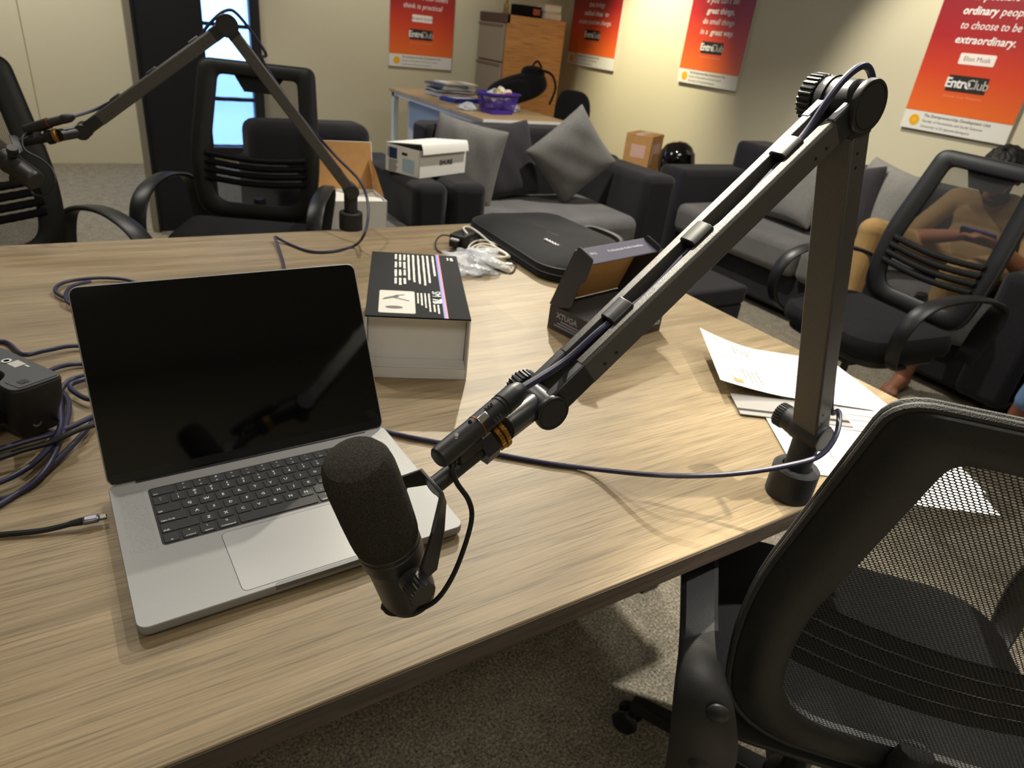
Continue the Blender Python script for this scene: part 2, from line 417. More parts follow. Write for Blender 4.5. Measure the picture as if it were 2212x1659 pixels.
# lamps on the ceiling
for i, (pos, aim, pw, cone, bl, col, rad, what) in enumerate(SPOTS):
    pos, aim = Vector(pos), Vector(aim); dr = (aim-pos).normalized()
    t = thing('track_spotlight', 'black ceiling spotlight aimed at '+what, 'spotlight', pos, group='ceiling spotlights')
    obj('stem', MB().cyl((0, 0, .0), (0, 0, CEIL-pos.z), .012), BLK, t)
    obj('housing', MB().lathe([(.03, -.10), (.042, -.09), (.045, .04), (.040, .04), (.036, -.02)], (0, 0, 0), dr), BLK, t)
    ld = bpy.data.lights.new('spot_light', 'SPOT'); ld.energy = pw; ld.spot_size = math.radians(cone); ld.spot_blend = bl; ld.color = col; ld.shadow_soft_size = rad
    lo = bpy.data.objects.new('spot_light', ld); COL.objects.link(lo); lo.parent = t
    lo.location = dr*0.05; lo.rotation_euler = dr.to_track_quat('-Z', 'Y').to_euler()

for (pos, sx, sy, pw), lb in zip(FILL_PANELS, ('added fill light panel behind the viewer', 'added fill light panel over the right end of the table', 'added fill light panel above the far office chair')):  # out-of-view panels, added only to lift faces the spots leave dark
    t = thing('fill_panel_light', lb, 'ceiling light', pos, group='added fill light panels')
    obj('frame', MB().ring_prism(rrect(sx+.04, sy+.04, .004, 2), rrect(sx, sy, .003, 2), -.004, .02), WHITEM, t)
    obj('diffuser', MB().box(-sx/2, sx/2, -sy/2, sy/2, .004, .012), mat('fill_diffuser', '#f2f0ea', .5, emit='#fff4e4', estr=1.2), t)
    ld = bpy.data.lights.new('panel_fill', 'AREA'); ld.shape = 'RECTANGLE'; ld.size = sx; ld.size_y = sy; ld.energy = pw; ld.color = (1.0, .95, .87)
    lo = bpy.data.objects.new('panel_fill', ld); COL.objects.link(lo); lo.parent = t; lo.location = (0, 0, -.006)
# ------------------------------------------------------------------ posters
def poster(name, label, M, w, h, lines, who):
    t = thing(name, label, 'poster', M.translation, M.to_3x3(), group='quote posters on the walls')
    # local frame: x along the wall to the right, z up, y out of the wall towards the room is -y
    obj('board', MB().box(0, w, -.022, -.002, 0, h), mat('poster_board', '#dcdad4', 0.6), t, smooth=False)
    obj('printed_field', MB().box(0.0, w, -.0235, -.0205, .105, h), POSTER, t, smooth=False)
    T = frame((1, 0, 0), (0, 0, 1), (0, -1, 0), (0, -.0242, 0))
    cx = w*.5
    def at(x, z): return T @ Matrix.Translation((x, z, 0))
    z = .50 if who else .385
    for ln in reversed(lines):
        x = 0
        parts = ln if isinstance(ln, list) else [ln]
        tot = sum(len(s)*(.026 if bd else .0235) for s, bd in parts)
        x = cx - tot/2
        for s, bd in parts:
            wd_ = len(s)*(.026 if bd else .0235)
            k = text_mb(s, .058, at(x+wd_/2, z), bold=.018 if bd else 0.0, shear=.18)
            xs = [(T.inverted() @ v_).x for v_ in k.v]
            if xs:
                c0 = (min(xs)+max(xs))/2; sc = min(1.0, wd_*.93/(max(xs)-min(xs)))
                for v_ in k.v:
                    l = T.inverted() @ v_; l.x = x+wd_/2 + (l.x-c0)*sc; v_[:] = (T @ l)[:]
            obj('quote_lettering', k, WHITEP, t, smooth=False); x += wd_
        z += .073
    if who: obj('name_tag', MB().prism(rrect(.20, .058, .008), 0, .0012, at(cx-.005, .405)), mat('name_tag_white', '#e9dfda', .6), t)
    if who: obj('name_lettering', text_mb(who, .036, at(cx-.005, .405) @ Matrix.Translation((0, 0, .0016))), mat('name_ink', '#6b4a4a', .6), t, smooth=False)
    obj('logo_plate', MB().prism(rrect(.225, .085, .002), 0, .0012, at(cx-.01, .275)), mat('logo_black', '#1c1c1e', .5), t)
    L = at(cx-.01, .275) @ Matrix.Translation((0, 0, .0018))
    obj('logo_lettering', join(text_mb('Entre', .072, L @ Matrix.Translation((-.05, 0, 0)), bold=.022, space=.92), ), WHITEP, t, smooth=False)
    obj('logo_lettering', text_mb('Club', .072, L @ Matrix.Translation((.06, 0, 0)), space=.92), GREYP, t, smooth=False)
    obj('tagline_lettering', text_mb('Unlock Your Potential', .019, at(cx-.01, .205), space=1.25), mat('tagline_ink', '#f0a070', .6), t, smooth=False)
    obj('seal', MB().lathe([(.032, 0), (.032, .0012)], (0.075, -.0225, .052), (0, -1, 0), 24), YELLOW, t)
    obj('seal_ring', MB().lathe([(.022, 0), (.022, .0015), (.018, .0015), (.018, 0)], (0.075, -.0225, .052), (0, -1, 0), 24), mat('seal_gold', '#c98f18', .6), t)
    F = frame((1, 0, 0), (0, 0, 1), (0, -1, 0), (0, -.0226, 0))
    ft = join(text_mb('The Entrepreneurship Development Unit', .0235, F @ Matrix.Translation((.125, .083, 0)), align='LEFT', bold=.012, shear=.15),
              text_mb('Faculty of Humanities and Social Sciences', .0215, F @ Matrix.Translation((.125, .053, 0)), align='LEFT', shear=.15),
              text_mb('University of Sri Jayewardenepura', .0215, F @ Matrix.Translation((.125, .023, 0)), align='LEFT', shear=.15))
    obj('footer_lettering', ft, mat('footer_ink', '#3c3a3a', .6), t, smooth=False)
def wallM(o, xdir): # poster frame: x along wall, z up, -y out
    z = Vector((0, 0, 1)); x = Vector(xdir); return frame(x, z.cross(x), z, o)
PW, PH = .63, .96
a = Yp(838, 142, RY1); b2 = Yp(972, 150.5, RY1)
poster('quote_poster', 'dark red quote poster hanging alone on the back wall left of the filing cabinet', wallM((a.x, RY1, (a.z+b2.z)/2), (1, 0, 0)), b2.x-a.x, PH,
       [[('Dream more than others', 0)], [('think is practical', 0)]], 'Howard Schultz')
for (l, r, lb, ls, who) in (
    ((1228, 135), (1326, 155), 'bright lit quote poster nearest the filing cabinet on the side wall', [[('that brings', 0)], [('radical ideas', 1), (' to', 0)], [('create positive change.', 0)]], None),
    ((1466, 176), (1592, 197), 'quote poster in the middle of the side wall, above the sofa end', [[("If you can't do", 0)], [('great things,', 1)], [('do small things', 0)], [('in a ', 0), ('great way.', 1)]], None),
    ((1948, 272), (2150, 310), 'largest quote poster, cut off by the right picture edge above the seated person', [[('It is possible for', 0)], [('ordinary', 1), (' people', 0)], [('to choose to be', 0)], [('extraordinary.', 1)]], 'Elon Musk')):
    a = Xp(l[0], l[1], RX1); b2 = Xp(r[0], r[1], RX1)
    wd_ = (a.y-b2.y) if l[0] < 1900 else PW
    poster('quote_poster', lb, wallM((RX1, a.y, (a.z+b2.z)/2), (0, -1, 0)), wd_, PH, ls, who)
s = thing('wall_socket', 'white double wall socket low on the side wall beyond the sofa', 'socket', Xp(1275, 308, RX1))
obj('plate', MB().box(-.012, 0, -.075, .075, -.045, .045), CERAMIC, s, bevel=.004)
for k in (-1, 1): obj('rocker', MB().box(-.017, -.01, k*.035-.015, k*.035+.015, -.012, .02), WHITEM, s, bevel=.002)
# ------------------------------------------------------------------ meeting table
TZ = 0.75
TX1, TY1, TX0 = 1.006, 1.44, -1.45
t = thing('meeting_table', 'long light oak meeting table carrying the laptop and microphone arms', 'table', (0, 0, 0))
outl = rpoly([(TX0, 0), (0.45, 0), (TX1, 0.012), (TX1, TY1), (TX0, TY1)], [.01, .3, .02, .02, .01], 4)
tt = obj('tabletop', MB().prism(outl, TZ-.028, TZ), WOOD, t, bevel=.0015)
n = len(outl); ring = MB()
inn = [(x*1.0, y) for x, y in outl]
cxx, cyy = (TX0+TX1)/2, TY1/2
def off(o, d):
    r = []
    for i in range(len(o)):
        a, c = Vector(o[i-1]), Vector(o[(i+1) % len(o)]); tg = (c-a).normalized(); r.append((o[i][0]+tg.y*d, o[i][1]-tg.x*d))
    return r
obj('edge_band', MB().ring_prism(off(outl, .0016), outl, TZ-.029, TZ-.0022), EDGE, t)
for x in (-1.2, .86):
    for y in (.52, 1.12):
        obj('leg', MB().box(x-.03, x+.03, y-.03, y+.03, 0, TZ-.028), mat('dark_table_leg', '#2a2a2c', .5), t, bevel=.004)
    obj('frame_rail', MB().box(x-.025, x+.025, .52, 1.12, TZ-.075, TZ-.03), MATS['dark_table_leg'], t)
obj('frame_rail', MB().box(-1.2, .86, .70, .76, TZ-.075, TZ-.03), MATS['dark_table_leg'], t)

# ------------------------------------------------------------------ office chairs
def back_pt(x, h, d=0.0):
    # point on the backrest sheet; x metres from the middle, h 0..1 from the lower to the upper edge, d outwards to the rear
    z = .50 + .56*h; y = -.225 - .135*h + .02*math.sin(PI*h)
    y -= .028*(1-min(1, (x/.235))**2)
    return Vector((x, y-d, z))
def chair_parts(t, near):
    # seat
    so = rpoly([(-.245, -.22), (.245, -.22), (.25, .20), (-.25, .20)], [.07, .07, .13, .13], 6)
    n = len(so); rings = []
    for sc, z in ((.90, .425), (.975, .435), (1.0, .455), (.99, .485), (.94, .503), (.8, .512), (.5, .507)):
        rings.append([Vector((x*sc, y*sc, z + (.012*(abs(x)/.25)**2 if z > .48 else 0) - (.015*max(0, y)/.2 if z > .48 else 0))) for x, y in so])
    obj('seat', MB().rings(rings), SEATF, t)
    obj('seat_shell', MB().prism([(x*.88, y*.88) for x, y in so], .395, .43), CHAIRP, t, bevel=.01)
    # backrest frame: rounded trapezium ring following the curved sheet
    out = rpoly([(-.205, 1.0), (.205, 1.0), (.243, .38), (.225, 0), (-.225, 0), (-.243, .38)], [.05, .05, .12, .075, .075, .12], 6)
    out = rpoly([(-.212, .575), (.212, .575), (.246, .21), (.215, 0), (-.215, 0), (-.246, .21)], [.034, .034, .12, .085, .085, .12], 6)
    inn = rpoly([(-.150, .526), (.150, .526), (.180, .20), (.160, .06), (-.160, .06), (-.180, .20)], [.022, .022, .10, .06, .06, .10], 6)
    n = len(out); rings = []
    B = MB()
    def rr(o, d): return [back_pt(x, h/.56, d) for x, h in o]
    o2 = [(x*1.0, h) for x, h in out]
    mid = lambda q: [((a[0]*(1-q)+b_[0]*q), (a[1]*(1-q)+b_[1]*q)) for a, b_ in zip(out, inn)]
    prof = [(0.0, .006), (.12, .013), (.5, .017), (.88, .012), (1.0, .006), (1.0, -.004), (.88, -.010), (.5, -.014), (.12, -.010), (0.0, -.004)]
    rs = [[back_pt(x, h/.56, d) for x, h in mid(q)] for q, d in prof]
    obj('back_frame', MB().rings(rs, closed=True), CHAIRL, t)
    pth = [back_pt(x*1.004, h/.56, .008) for x, h in out]
    obj('piping', MB().tube(pth + [pth[0]], .0042, 8), PIPING, t)
    pth = [back_pt(x*1.004, h/.56, -.002) for x, h in out]
    obj('piping', MB().tube(pth + [pth[0]], .0036, 8), PIPING, t)
    # net panel with UVs in even metres
    nu, nv = 24, 30
    mb = MB().grid(lambda u, v: back_pt(-.2+.4*u, (.03+.52*v)/.56, .004), nu, nv)
    # trim the sheet to the opening
    keep = []
    def inside(x, h):
        w_ = .165+(.188-.165)*min(1, max(0, (h-.06)/.14)) if h < .2 else .188-(.033)*(h-.2)/.308
        return abs(x) < w_+.025 and .035 < h < .55
    for f in mb.f:
        c_ = sum((mb.v[i] for i in f), Vector())/4; h = (c_.z-.5)
        if inside(c_.x, h): keep.append(f)
    mb.f = keep
    o = obj('back_net', mb, NET, t)
    me = o.data; uv = me.uv_layers.new(name='UVMap')
    for lp in me.loops:
        c_ = me.vertices[lp.vertex_index].co; uv.data[lp.index].uv = ((c_.x+.2)/.4, (c_.z-.53)/.5)
    # lumbar support: four slats and the upper centre plate
    for k in range(4):
        z0 = .145+.030*k
        fr = lambda u, v: back_pt(-.19+.38*u, (z0+.022*v - .018*math.cos((u-.5)*PI))/.56, -.016-.008*math.sin(PI*v))
        m1 = MB().grid(fr, 20, 3); m2 = MB().grid(lambda u, v: back_pt(-.19+.38*u, (z0+.022*v-.018*math.cos((u-.5)*PI))/.56, -.011), 20, 3)
        obj('lumbar_slat', join(m1, m2), mat('lumbar_black', '#0b0b0c', .75, spec=.25), t)
    tp = [(-.10, .535), (.10, .535), (.055, .47), (-.055, .47)]
    obj('top_plate', MB().rings([[back_pt(x, h/.56, .018) for x, h in tp], [back_pt(x, h/.56, .012) for x, h in tp]]), CHAIRP, t)
    # arms: D shaped flat loops, bolted to the rear of the frame
    for s in (-1, 1):
        path = [(.02, .41, .235), (.10, .425, .255), (.165, .47, .285), (.185, .55, .293), (.155, .625, .295), (.08, .668, .295), (-.05, .682, .295), (-.17, .672, .29), (-.275, .645, .28), (-.318, .60, .262), (-.322, .52, .245), (-.300, .40, .235)]
        wd = [.03, .035, .05, .052, .056, .056, .054, .05, .05, .075, .085, .075]
        pts = spline([Vector((0, a, z)) for a, z, x in path], 5)
        xs = spline([Vector((x, 0, 0)) for a, z, x in path], 5); ws = spline([Vector((w_, 0, 0)) for w_ in wd], 5)
        rings = []
        for i, p in enumerate(pts):
            tg = (pts[min(i+1, len(pts)-1)]-pts[max(i-1, 0)]).normalized(); nr = Vector((0, -tg.z, tg.y))
            x, hw, th = xs[i].x*s, ws[i].x/2, .0075
            rings.append([p + Vector((x+a, 0, 0)) + nr*b_ for a, b_ in ((-hw, -th*.4), (-hw*.75, -th), (hw*.75, -th), (hw, -th*.4), (hw, th*.4), (hw*.75, th), (-hw*.75, th), (-hw, th*.4))])
        a_ = obj('armrest', MB().rings(rings), CHAIRP, t)
        if near:
            for z in (.60, .50): obj('bolt', MB().lathe([(.0135, 0), (.0135, .003), (.010, .006), (.002, .0075)], (s*.245, -.327+(.60-z)*.02, z), (0, -1, .1), 18), CHAIRP, a_)
    # back strut and base
    obj('back_strut', MB().tube([(0, -.05, .41), (0, -.2, .40), (0, -.285, .46), (0, -.275, .58)], [.028, .03, .026, .02], 10, 4), CHAIRP, t)
    obj('mechanism', MB().box(-.09, .09, -.12, .1, .345, .40), CHAIRP, t, bevel=.01)
    obj('gas_column', join(MB().cyl((0, 0, .2), (0, 0, .36), .014), MB().cyl((0, 0, .08), (0, 0, .24), .025)), CHAIRP, t)
    hub = obj('base_hub', MB().lathe([(.045, .06), (.05, .08), (.045, .12), (.03, .13)], n=20), CHAIRP, t)
    for k in range(5):
        an = 2*PI*k/5 + .35; d = Vector((math.cos(an), math.sin(an), 0)); sd = Vector((-d.y, d.x, 0))
        rg = [[d*r_ + sd*a*w_ + Vector((0, 0, z+b_)) for a, b_ in ((-1, -.014), (1, -.014), (.75, .012), (-.75, .012))] for r_, w_, z in ((.03, .03, .095), (.16, .024, .092), (.29, .018, .083), (.315, .015, .078))]
        obj('base_leg', MB().rings(rg), CHAIRP, t, bevel=.003)
        cst = obj('caster', MB().tube([d*.305+Vector((0, 0, .08)), d*.305+Vector((0, 0, .045)), d*.315+Vector((0, 0, .035))], .010, 8), CHAIRP, t)
        for q in (-1, 1):
            obj('wheel', MB().lathe([(.012, 0), (.026, .001), (.028, .008), (.024, .015), (.01, .016)], d*.315+Vector((0, 0, .028))+sd*(q*.017)-sd*.008, sd, 18), BLK, cst)
def chair(label, loc, fwd, near=False):
    f = Vector(fwd).normalized(); t = thing('office_chair', label, 'chair', loc, math.atan2(f.y, f.x)-PI/2, group='black mesh office chairs')
    chair_parts(t, near); return t
near_chair = chair('black mesh office chair in the right foreground, seen from behind', (.675, -.075, 0), (.738, .674), True)
def chair_copy(label, loc, fwd):
    f = Vector(fwd).normalized(); r = near_chair.copy(); COL.objects.link(r); r.location = loc; r.rotation_euler = (0, 0, math.atan2(f.y, f.x)-PI/2); r['label'] = label
    for ch in list(near_chair.children):
        c = ch.copy(); COL.objects.link(c); c.parent = r
        for q in ch.children:
            if q.name.startswith('bolt'): continue
            e = q.copy(); COL.objects.link(e); e.parent = c
    return r
chair_copy('black mesh office chair beyond the table in front of the window', (.22, 2.24, 0), (-.45, -.89))
chair_copy('black mesh office chair in front of the seated man on the right', (2.12, .87, 0), (-.98, .16))
chair_copy('black mesh office chair cut off by the left picture edge', (-.47, 1.79, 0), (.35, -.94))

# ------------------------------------------------------------------ sofas
def sbox(t, name, x0, x1, y0, y1, z0, z1, m, bv=.035):
    return obj(name, MB().box(x0, x1, y0, y1, z0, z1), m, t, bevel=bv, seg=4)
t = thing('armchair', 'charcoal armchair by the door with a white carton on its seat', 'armchair', (.42, 2.45, 0))
sbox(t, 'base', .0, .76, .02, .80, .06, .27, SOFA_D, .02); sbox(t, 'seat_cushion', .17, .61, .0, .60, .27, .44, SOFA_G, .05)
sbox(t, 'backrest', .02, .62, .58, .80, .27, .79, SOFA_D, .06); sbox(t, 'arm', .60, .775, .0, .80, .06, .63, SOFA_D, .04); sbox(t, 'arm', .0, .17, .0, .80, .06, .63, SOFA_D, .04)
for x in (.06, .70):
    for y in (.06, .74): obj('foot', MB().cyl((x, y, 0), (x, y, .07), .02), BLK, t)
t = thing('sofa', 'two-seat charcoal sofa with light grey seat below the desk', 'sofa', (1.20, 2.42, 0))
sbox(t, 'base', .0, 1.42, .03, .83, .06, .26, SOFA_D, .02); sbox(t, 'seat_cushion', .20, 1.20, .0, .62, .26, .44, SOFA_G, .06)
sbox(t, 'backrest', .16, 1.30, .66, .86, .26, .80, SOFA_D, .035); sbox(t, 'arm', .005, .20, .02, .84, .06, .63, SOFA_D, .04); sbox(t, 'arm', 1.20, 1.44, .02, .95, .06, .66, SOFA_D, .04)
for x in (.06, 1.34):
    for y in (.08, .76): obj('foot', MB().cyl((x, y, 0), (x, y, .07), .02), BLK, t)
t = thing('sofa', 'long charcoal sofa along the side wall with the man on it', 'sofa', (2.95, .60, 0))
sbox(t, 'base', .06, .92, .0, 2.36, .05, .26, SOFA_D, .02)
sbox(t, 'seat_cushion', .0, .62, .23, 1.17, .25, .44, SOFA_G, .05); sbox(t, 'seat_cushion', .0, .62, 1.18, 2.12, .25, .44, SOFA_G, .05)
sbox(t, 'backrest', .62, .92, .18, 2.3, .26, .80, SOFA_D, .04); sbox(t, 'arm', .03, .90, 2.13, 2.37, .05, .63, SOFA_D, .04); sbox(t, 'arm', .03, .90, .0, .22, .05, .63, SOFA_D, .04)
for x in (.12, .85):
    for y in (.08, 2.25): obj('foot', MB().cyl((x, y, 0), (x, y, .06), .02), BLK, t)
t = thing('ottoman', 'charcoal square ottoman between table and long sofa', 'ottoman', (1.45, 1.42, 0))
sbox(t, 'body', .0, .70, .0, .62, .05, .34, SOFA_D, .015); sbox(t, 'padded_top', -.005, .705, -.005, .625, .335, .42, SOFA_D, .02)
for x in (.06, .64):
    for y in (.06, .56): obj('foot', MB().cyl((x, y, 0), (x, y, .06), .02), BLK, t)

def pillow(label, c, right, up, w, h, th, m, group='throw cushions'):
    r, u = Vector(right).normalized(), Vector(up).normalized(); u = (u-r*u.dot(r)).normalized(); nrm = r.cross(u); N_ = 14
    top, bot = [], []
    random.seed(hash(label) % 1000 if False else len(label))
    ph = random.random()*6
    def pt(i, j, s):
        a, b_ = i/N_*2-1, j/N_*2-1
        e = max(0, (1-a**4)*(1-b_**4))**.55
        sq = 1-.07*(1-a*a)*(abs(b_)**3) ; sp_ = 1-.07*(1-b_*b_)*(abs(a)**3)
        wr = .006*math.sin(9*a+5*b_+ph)*e
        return Vector((a*w/2*sp_, b_*h/2*sq, s*(th/2*e+wr*.6)+.0))
    rings = MB(); vs = []; idx = {}
    for s in (1, -1):
        for j in range(N_+1):
            for i in range(N_+1):
                if s == -1 and (i in (0, N_) or j in (0, N_)): idx[s, i, j] = idx[1, i, j]; continue
                idx[s, i, j] = len(vs); vs.append(pt(i, j, s))
    fs = []
    for s in (1, -1):
        for j in range(N_):
            for i in range(N_):
                q = (idx[s, i, j], idx[s, i+1, j], idx[s, i+1, j+1], idx[s, i, j+1]); fs.append(q if s == 1 else q[::-1])
    o = obj('throw_cushion', MB().add(vs, fs), m, None, subd=1)
    o.matrix_world = frame(r, u, nrm, c)
    return tag(o, label, 'cushion', group)
pillow('light grey cushion leaning behind the closed white carton', (1.52, 2.93, .64), (.55, -.75, -.1), (-.05, .35, 1), .44, .44, .13, CUSH_G)
pillow('dark charcoal cushion with one corner up on the two-seat sofa', (1.80, 2.96, .64), (1, .05, .12), (-.1, .35, 1), .40, .43, .13, CUSH_D)
pillow('grey cushion standing on its corner on the two-seat sofa', (2.12, 2.78, .70), (.72, -.2, .68), (-.66, .15, .75), .42, .42, .13, CUSH_G)
pillow('grey cushion leaning against the long sofa back left of the post', (3.33, 2.14, .66), (-.15, -1, .05), (.45, -.1, 1), .46, .46, .15, CUSH_G)
pillow('dark cushion half hidden behind the boom arm post', (3.40, 1.88, .63), (-.1, -1, .3), (.4, .3, 1), .42, .42, .14, CUSH_D)
pillow('grey cushion on the long sofa between post and man', (3.46, 1.72, .67), (-.1, -1, -.15), (.45, -.1, 1), .44, .44, .14, CUSH_G)
# ------------------------------------------------------------------ side desk and filing cabinet
t = thing('side_desk', 'side desk with light wood top and white metal legs behind the sofa', 'desk', (2.08, 3.74, 0))
DX, DY = .72, 1.62
obj('desk_top', MB().box(0, DX, 0, DY, .725, .75), DESKW, t, bevel=.002)
obj('top_edge', MB().box(-.003, DX+.003, -.004, .0, .722, .7485), WHITEM, t)
for x in (.02, DX-.06):
    for y in (.02, DY-.06): obj('leg', MB().box(x, x+.045, y, y+.045, 0, .725), WHITEM, t, bevel=.003)
for y in (.02, DY-.06): obj('leg_rail', MB().box(.02, DX-.02, y, y+.045, .69, .725), WHITEM, t)
obj('side_rail', MB().box(.02, .05, .05, DY-.05, .70, .725), WHITEM, t)
obj('modesty_panel', MB().box(.10, .118, .05, DY-.20, .47, .70), BLUEPAN, t, bevel=.002)
pd_ = obj('pedestal', MB().box(.13, .60, DY-.52, DY-.10, .06, .66), WHITEM, t, bevel=.004)
obj('lock', MB().cyl((.125, DY-.3, .60), (.13, DY-.3, .60), .012), STEEL, pd_)
t = thing('filing_cabinet', 'tall wooden filing cabinet with grey drawer fronts in the corner', 'cabinet', (3.23, 5.50, 0))
obj('body', MB().box(.02, .66, 0, .47, .03, 1.40), CABW, t, bevel=.003)
obj('top_rail', MB().box(-.004, .05, 0, .47, 1.33, 1.405), mat('dark_brown_rail', '#4a3a30', .6), t, bevel=.002)
obj('plinth', MB().box(.04, .64, .02, .45, 0, .04), BLK, t)
for k in range(4):
    z1 = 1.325-.325*k
    dr = obj('drawer', MB().box(-.012, .02, .012, .458, z1-.312, z1), GREYT, t, bevel=.004)
    obj('drawer_grip', MB().box(-.018, -.011, .012, .458, z1-.028, z1-.008), mat('grip_brown', '#6b5f50', .6), dr)
def cbox(name, label, cat, c, yaw, sx, sy, sz, m, bv=.003, group=None):
    t = thing(name, label, cat, c, yaw, group); obj('body', MB().box(-sx/2, sx/2, -sy/2, sy/2, 0, sz), m, t, bevel=bv); return t
t = cbox('storage_box', 'black box with orange print on top of the filing cabinet', 'box', (3.55, 5.68, 1.403), .1, .24, .16, .09, CARDK)
obj('print', MB().box(.02, .1, -.0815, -.08, .02, .07), mat('orange_print', '#a04a20', .6), t)
for k in range(2):
    t = cbox('carton', ('lower' if k == 0 else 'upper')+' white carton in the pair on top of the filing cabinet', 'box', (3.80, 5.68, 1.403+.062*k), .15-.2*k, .20-.02*k, .15, .06, CARDW, group='white cartons on the cabinet')
    obj('lid_edge', MB().box(-.101+.01*k, .101-.01*k, -.076, .076, .045, .061), mat('pinkish_card', '#d8c4bc', .7), t, bevel=.001)
for k, (x, y, s_) in enumerate(((3.30, 5.62, 1.0), (3.36, 5.75, .7))):
    t = thing('figurine', ('larger' if k == 0 else 'smaller')+' golden figurine at the drawer side of the cabinet top', 'figurine', (x, y, 1.405), group='figurines on the cabinet')
    gm = mat('dull_gold', '#8a6a3a', .45, metal=.4)
    obj('base', MB().lathe([(.03*s_, 0), (.03*s_, .012), (.015*s_, .016)], n=14), gm, t)
    obj('body', MB().lathe([(.012*s_, .012), (.02*s_, .04*s_+.01), (.015*s_, .07*s_), (.006, .085*s_)], n=12), gm, t)
    obj('head', MB().ell((0, 0, .098*s_), .013, .013, .015, n=10, m=8), gm, t)

# ------------------------------------------------------------------ things on the side desk
NAVY = mat('navy_cover', '#23305e', .5)
bk = [('large grey binder at the bottom of the paper stack on the desk', .33, .25, .035, mat('grey_binder', '#55565c', .6)), ('navy folder in the paper stack on the desk', .31, .24, .022, NAVY),
      ('bundle of white sheets in the paper stack on the desk', .30, .23, .02, PAPER), ('thin navy magazine near the top of the paper stack', .30, .22, .014, NAVY), ('colourful magazine lying on top of the paper stack', .29, .21, .012, CARDW)]
z = .751
for i, (lb, sx, sy, sz, m) in enumerate(bk):
    t = thing('document', lb, 'documents', (2.44+.012*i*(-1)**i, 4.95, z), .12*(-1)**i, group='paper stack on the desk')
    obj('cover', MB().box(-sx/2, sx/2, -sy/2, sy/2, 0, .004), m, t); obj('cover', MB().box(-sx/2, sx/2, -sy/2, sy/2, sz-.004, sz), m, t)
    obj('pages', MB().box(-sx/2+.004, sx/2-.004, -sy/2+.004, sy/2-.004, .004, sz-.004), PAPER, t)
    if i == 4:
        for q, (x, cc) in enumerate(((-.05, '#c89a5a'), (.02, '#5a4a44'), (.08, '#d8d0c0'))): obj('cover_picture', MB().box(x-.03, x+.03, -.08, .06, sz, sz+.0006), mat('cover_pic%d' % q, cc, .5), t)
    z += sz+.001
t = thing('brochure', 'blue and white brochure lying in front of the paper stack', 'documents', (2.36, 4.62, .751), .25)
obj('cover', MB().box(-.13, .13, -.09, .09, 0, .03), mat('royal_blue_cover', '#1d2f86', .4), t, bevel=.002)
obj('cover_picture', MB().grid(lambda u, v: Vector((-.1+.2*u, -.07+.12*v*(1-.4*u), .0305)), 6, 3), WHITEP, t)

t = thing('plastic_basket', 'purple slotted plastic basket of white cups on the desk', 'basket', (2.36, 4.05, .751), .2)
obj('floor', MB().prism(rrect(.20, .14, .02), 0, .004), PURPLE, t)
obj('rim', MB().ring_prism(rrect(.285, .215, .035), rrect(.255, .185, .025), .128, .140), PURPLE, t, bevel=.003)
lo_, hi_ = rrect(.20, .14, .02, 8), rrect(.26, .19, .03, 8)
lo2, hi2 = rrect(.195, .135, .02, 8), rrect(.255, .185, .028, 8)
L = len(lo_)
def bsk(q, o):
    a, c_ = (lo_, hi_) if o else (lo2, hi2); return [(x*(1-q)+x2*q, y*(1-q)+y2*q) for (x, y), (x2, y2) in zip(a, c_)]
for q0, q1 in ((0, .22), (.52, .62), (.86, 1.0)):
    obj('band', MB().rings([[Vector((x, y, .13*q)) for x, y in bsk(q, o)] for q, o in ((q0, 1), (q1, 1), (q1, 0), (q0, 0))], closed=True), PURPLE, t)
bars = MB(); R_ = 56
def per(o_, s):
    n_ = len(o_); d = [math.dist(o_[i], o_[(i+1) % n_]) for i in range(n_)]; T_ = sum(d)*s; i = 0
    while T_ > d[i]: T_ -= d[i]; i += 1
    f = T_/d[i]; return (o_[i][0]*(1-f)+o_[(i+1) % n_][0]*f, o_[i][1]*(1-f)+o_[(i+1) % n_][1]*f)
for k in range(R_):
    a_, b_ = per(bsk(.2, 1), k/R_), per(bsk(.9, 1), k/R_); bars.bar((a_[0], a_[1], .026), (b_[0], b_[1], .117), .005, .003, (b_[1]+.001, -b_[0], 0))
o = obj('bars', bars, PURPLE, t); o['kind'] = 'stuff'
for k, (x, y, z_, rx, rz, s_) in enumerate(((-.06, .0, .115, 1.2, .4, 1.0), (.02, .03, .12, .9, 1.8, 1.0), (.07, -.02, .115, .7, 2.9, .8), (-.03, -.04, .11, 1.5, -1.0, .8))):
    lb = ('leftmost', 'middle', 'rightmost', 'front')[k]+' white cup heaped in the purple basket'
    t = thing('cup', lb, 'cup', (2.36+x, 4.05+y, .751+z_), Euler((rx, 0, rz)).to_matrix(), group='cups in the basket')
    obj('body', MB().lathe([(.001, -.045*s_), (.03*s_, -.045*s_), (.038*s_, .045*s_), (.034*s_, .045*s_), (.027*s_, -.038*s_), (.001, -.038*s_)], n=18), CERAMIC, t)
    if k in (1, 2): obj('printed_band', MB().lathe([(.0325*s_, -.02*s_), (.0365*s_, .02*s_)], n=18, cap=False), mat('cup_print%d' % k, '#c8b020' if k == 1 else '#a03030', .5), t)
PLAS = mat('thin_white_plastic', '#e4e6ea', .25, alpha=.75)
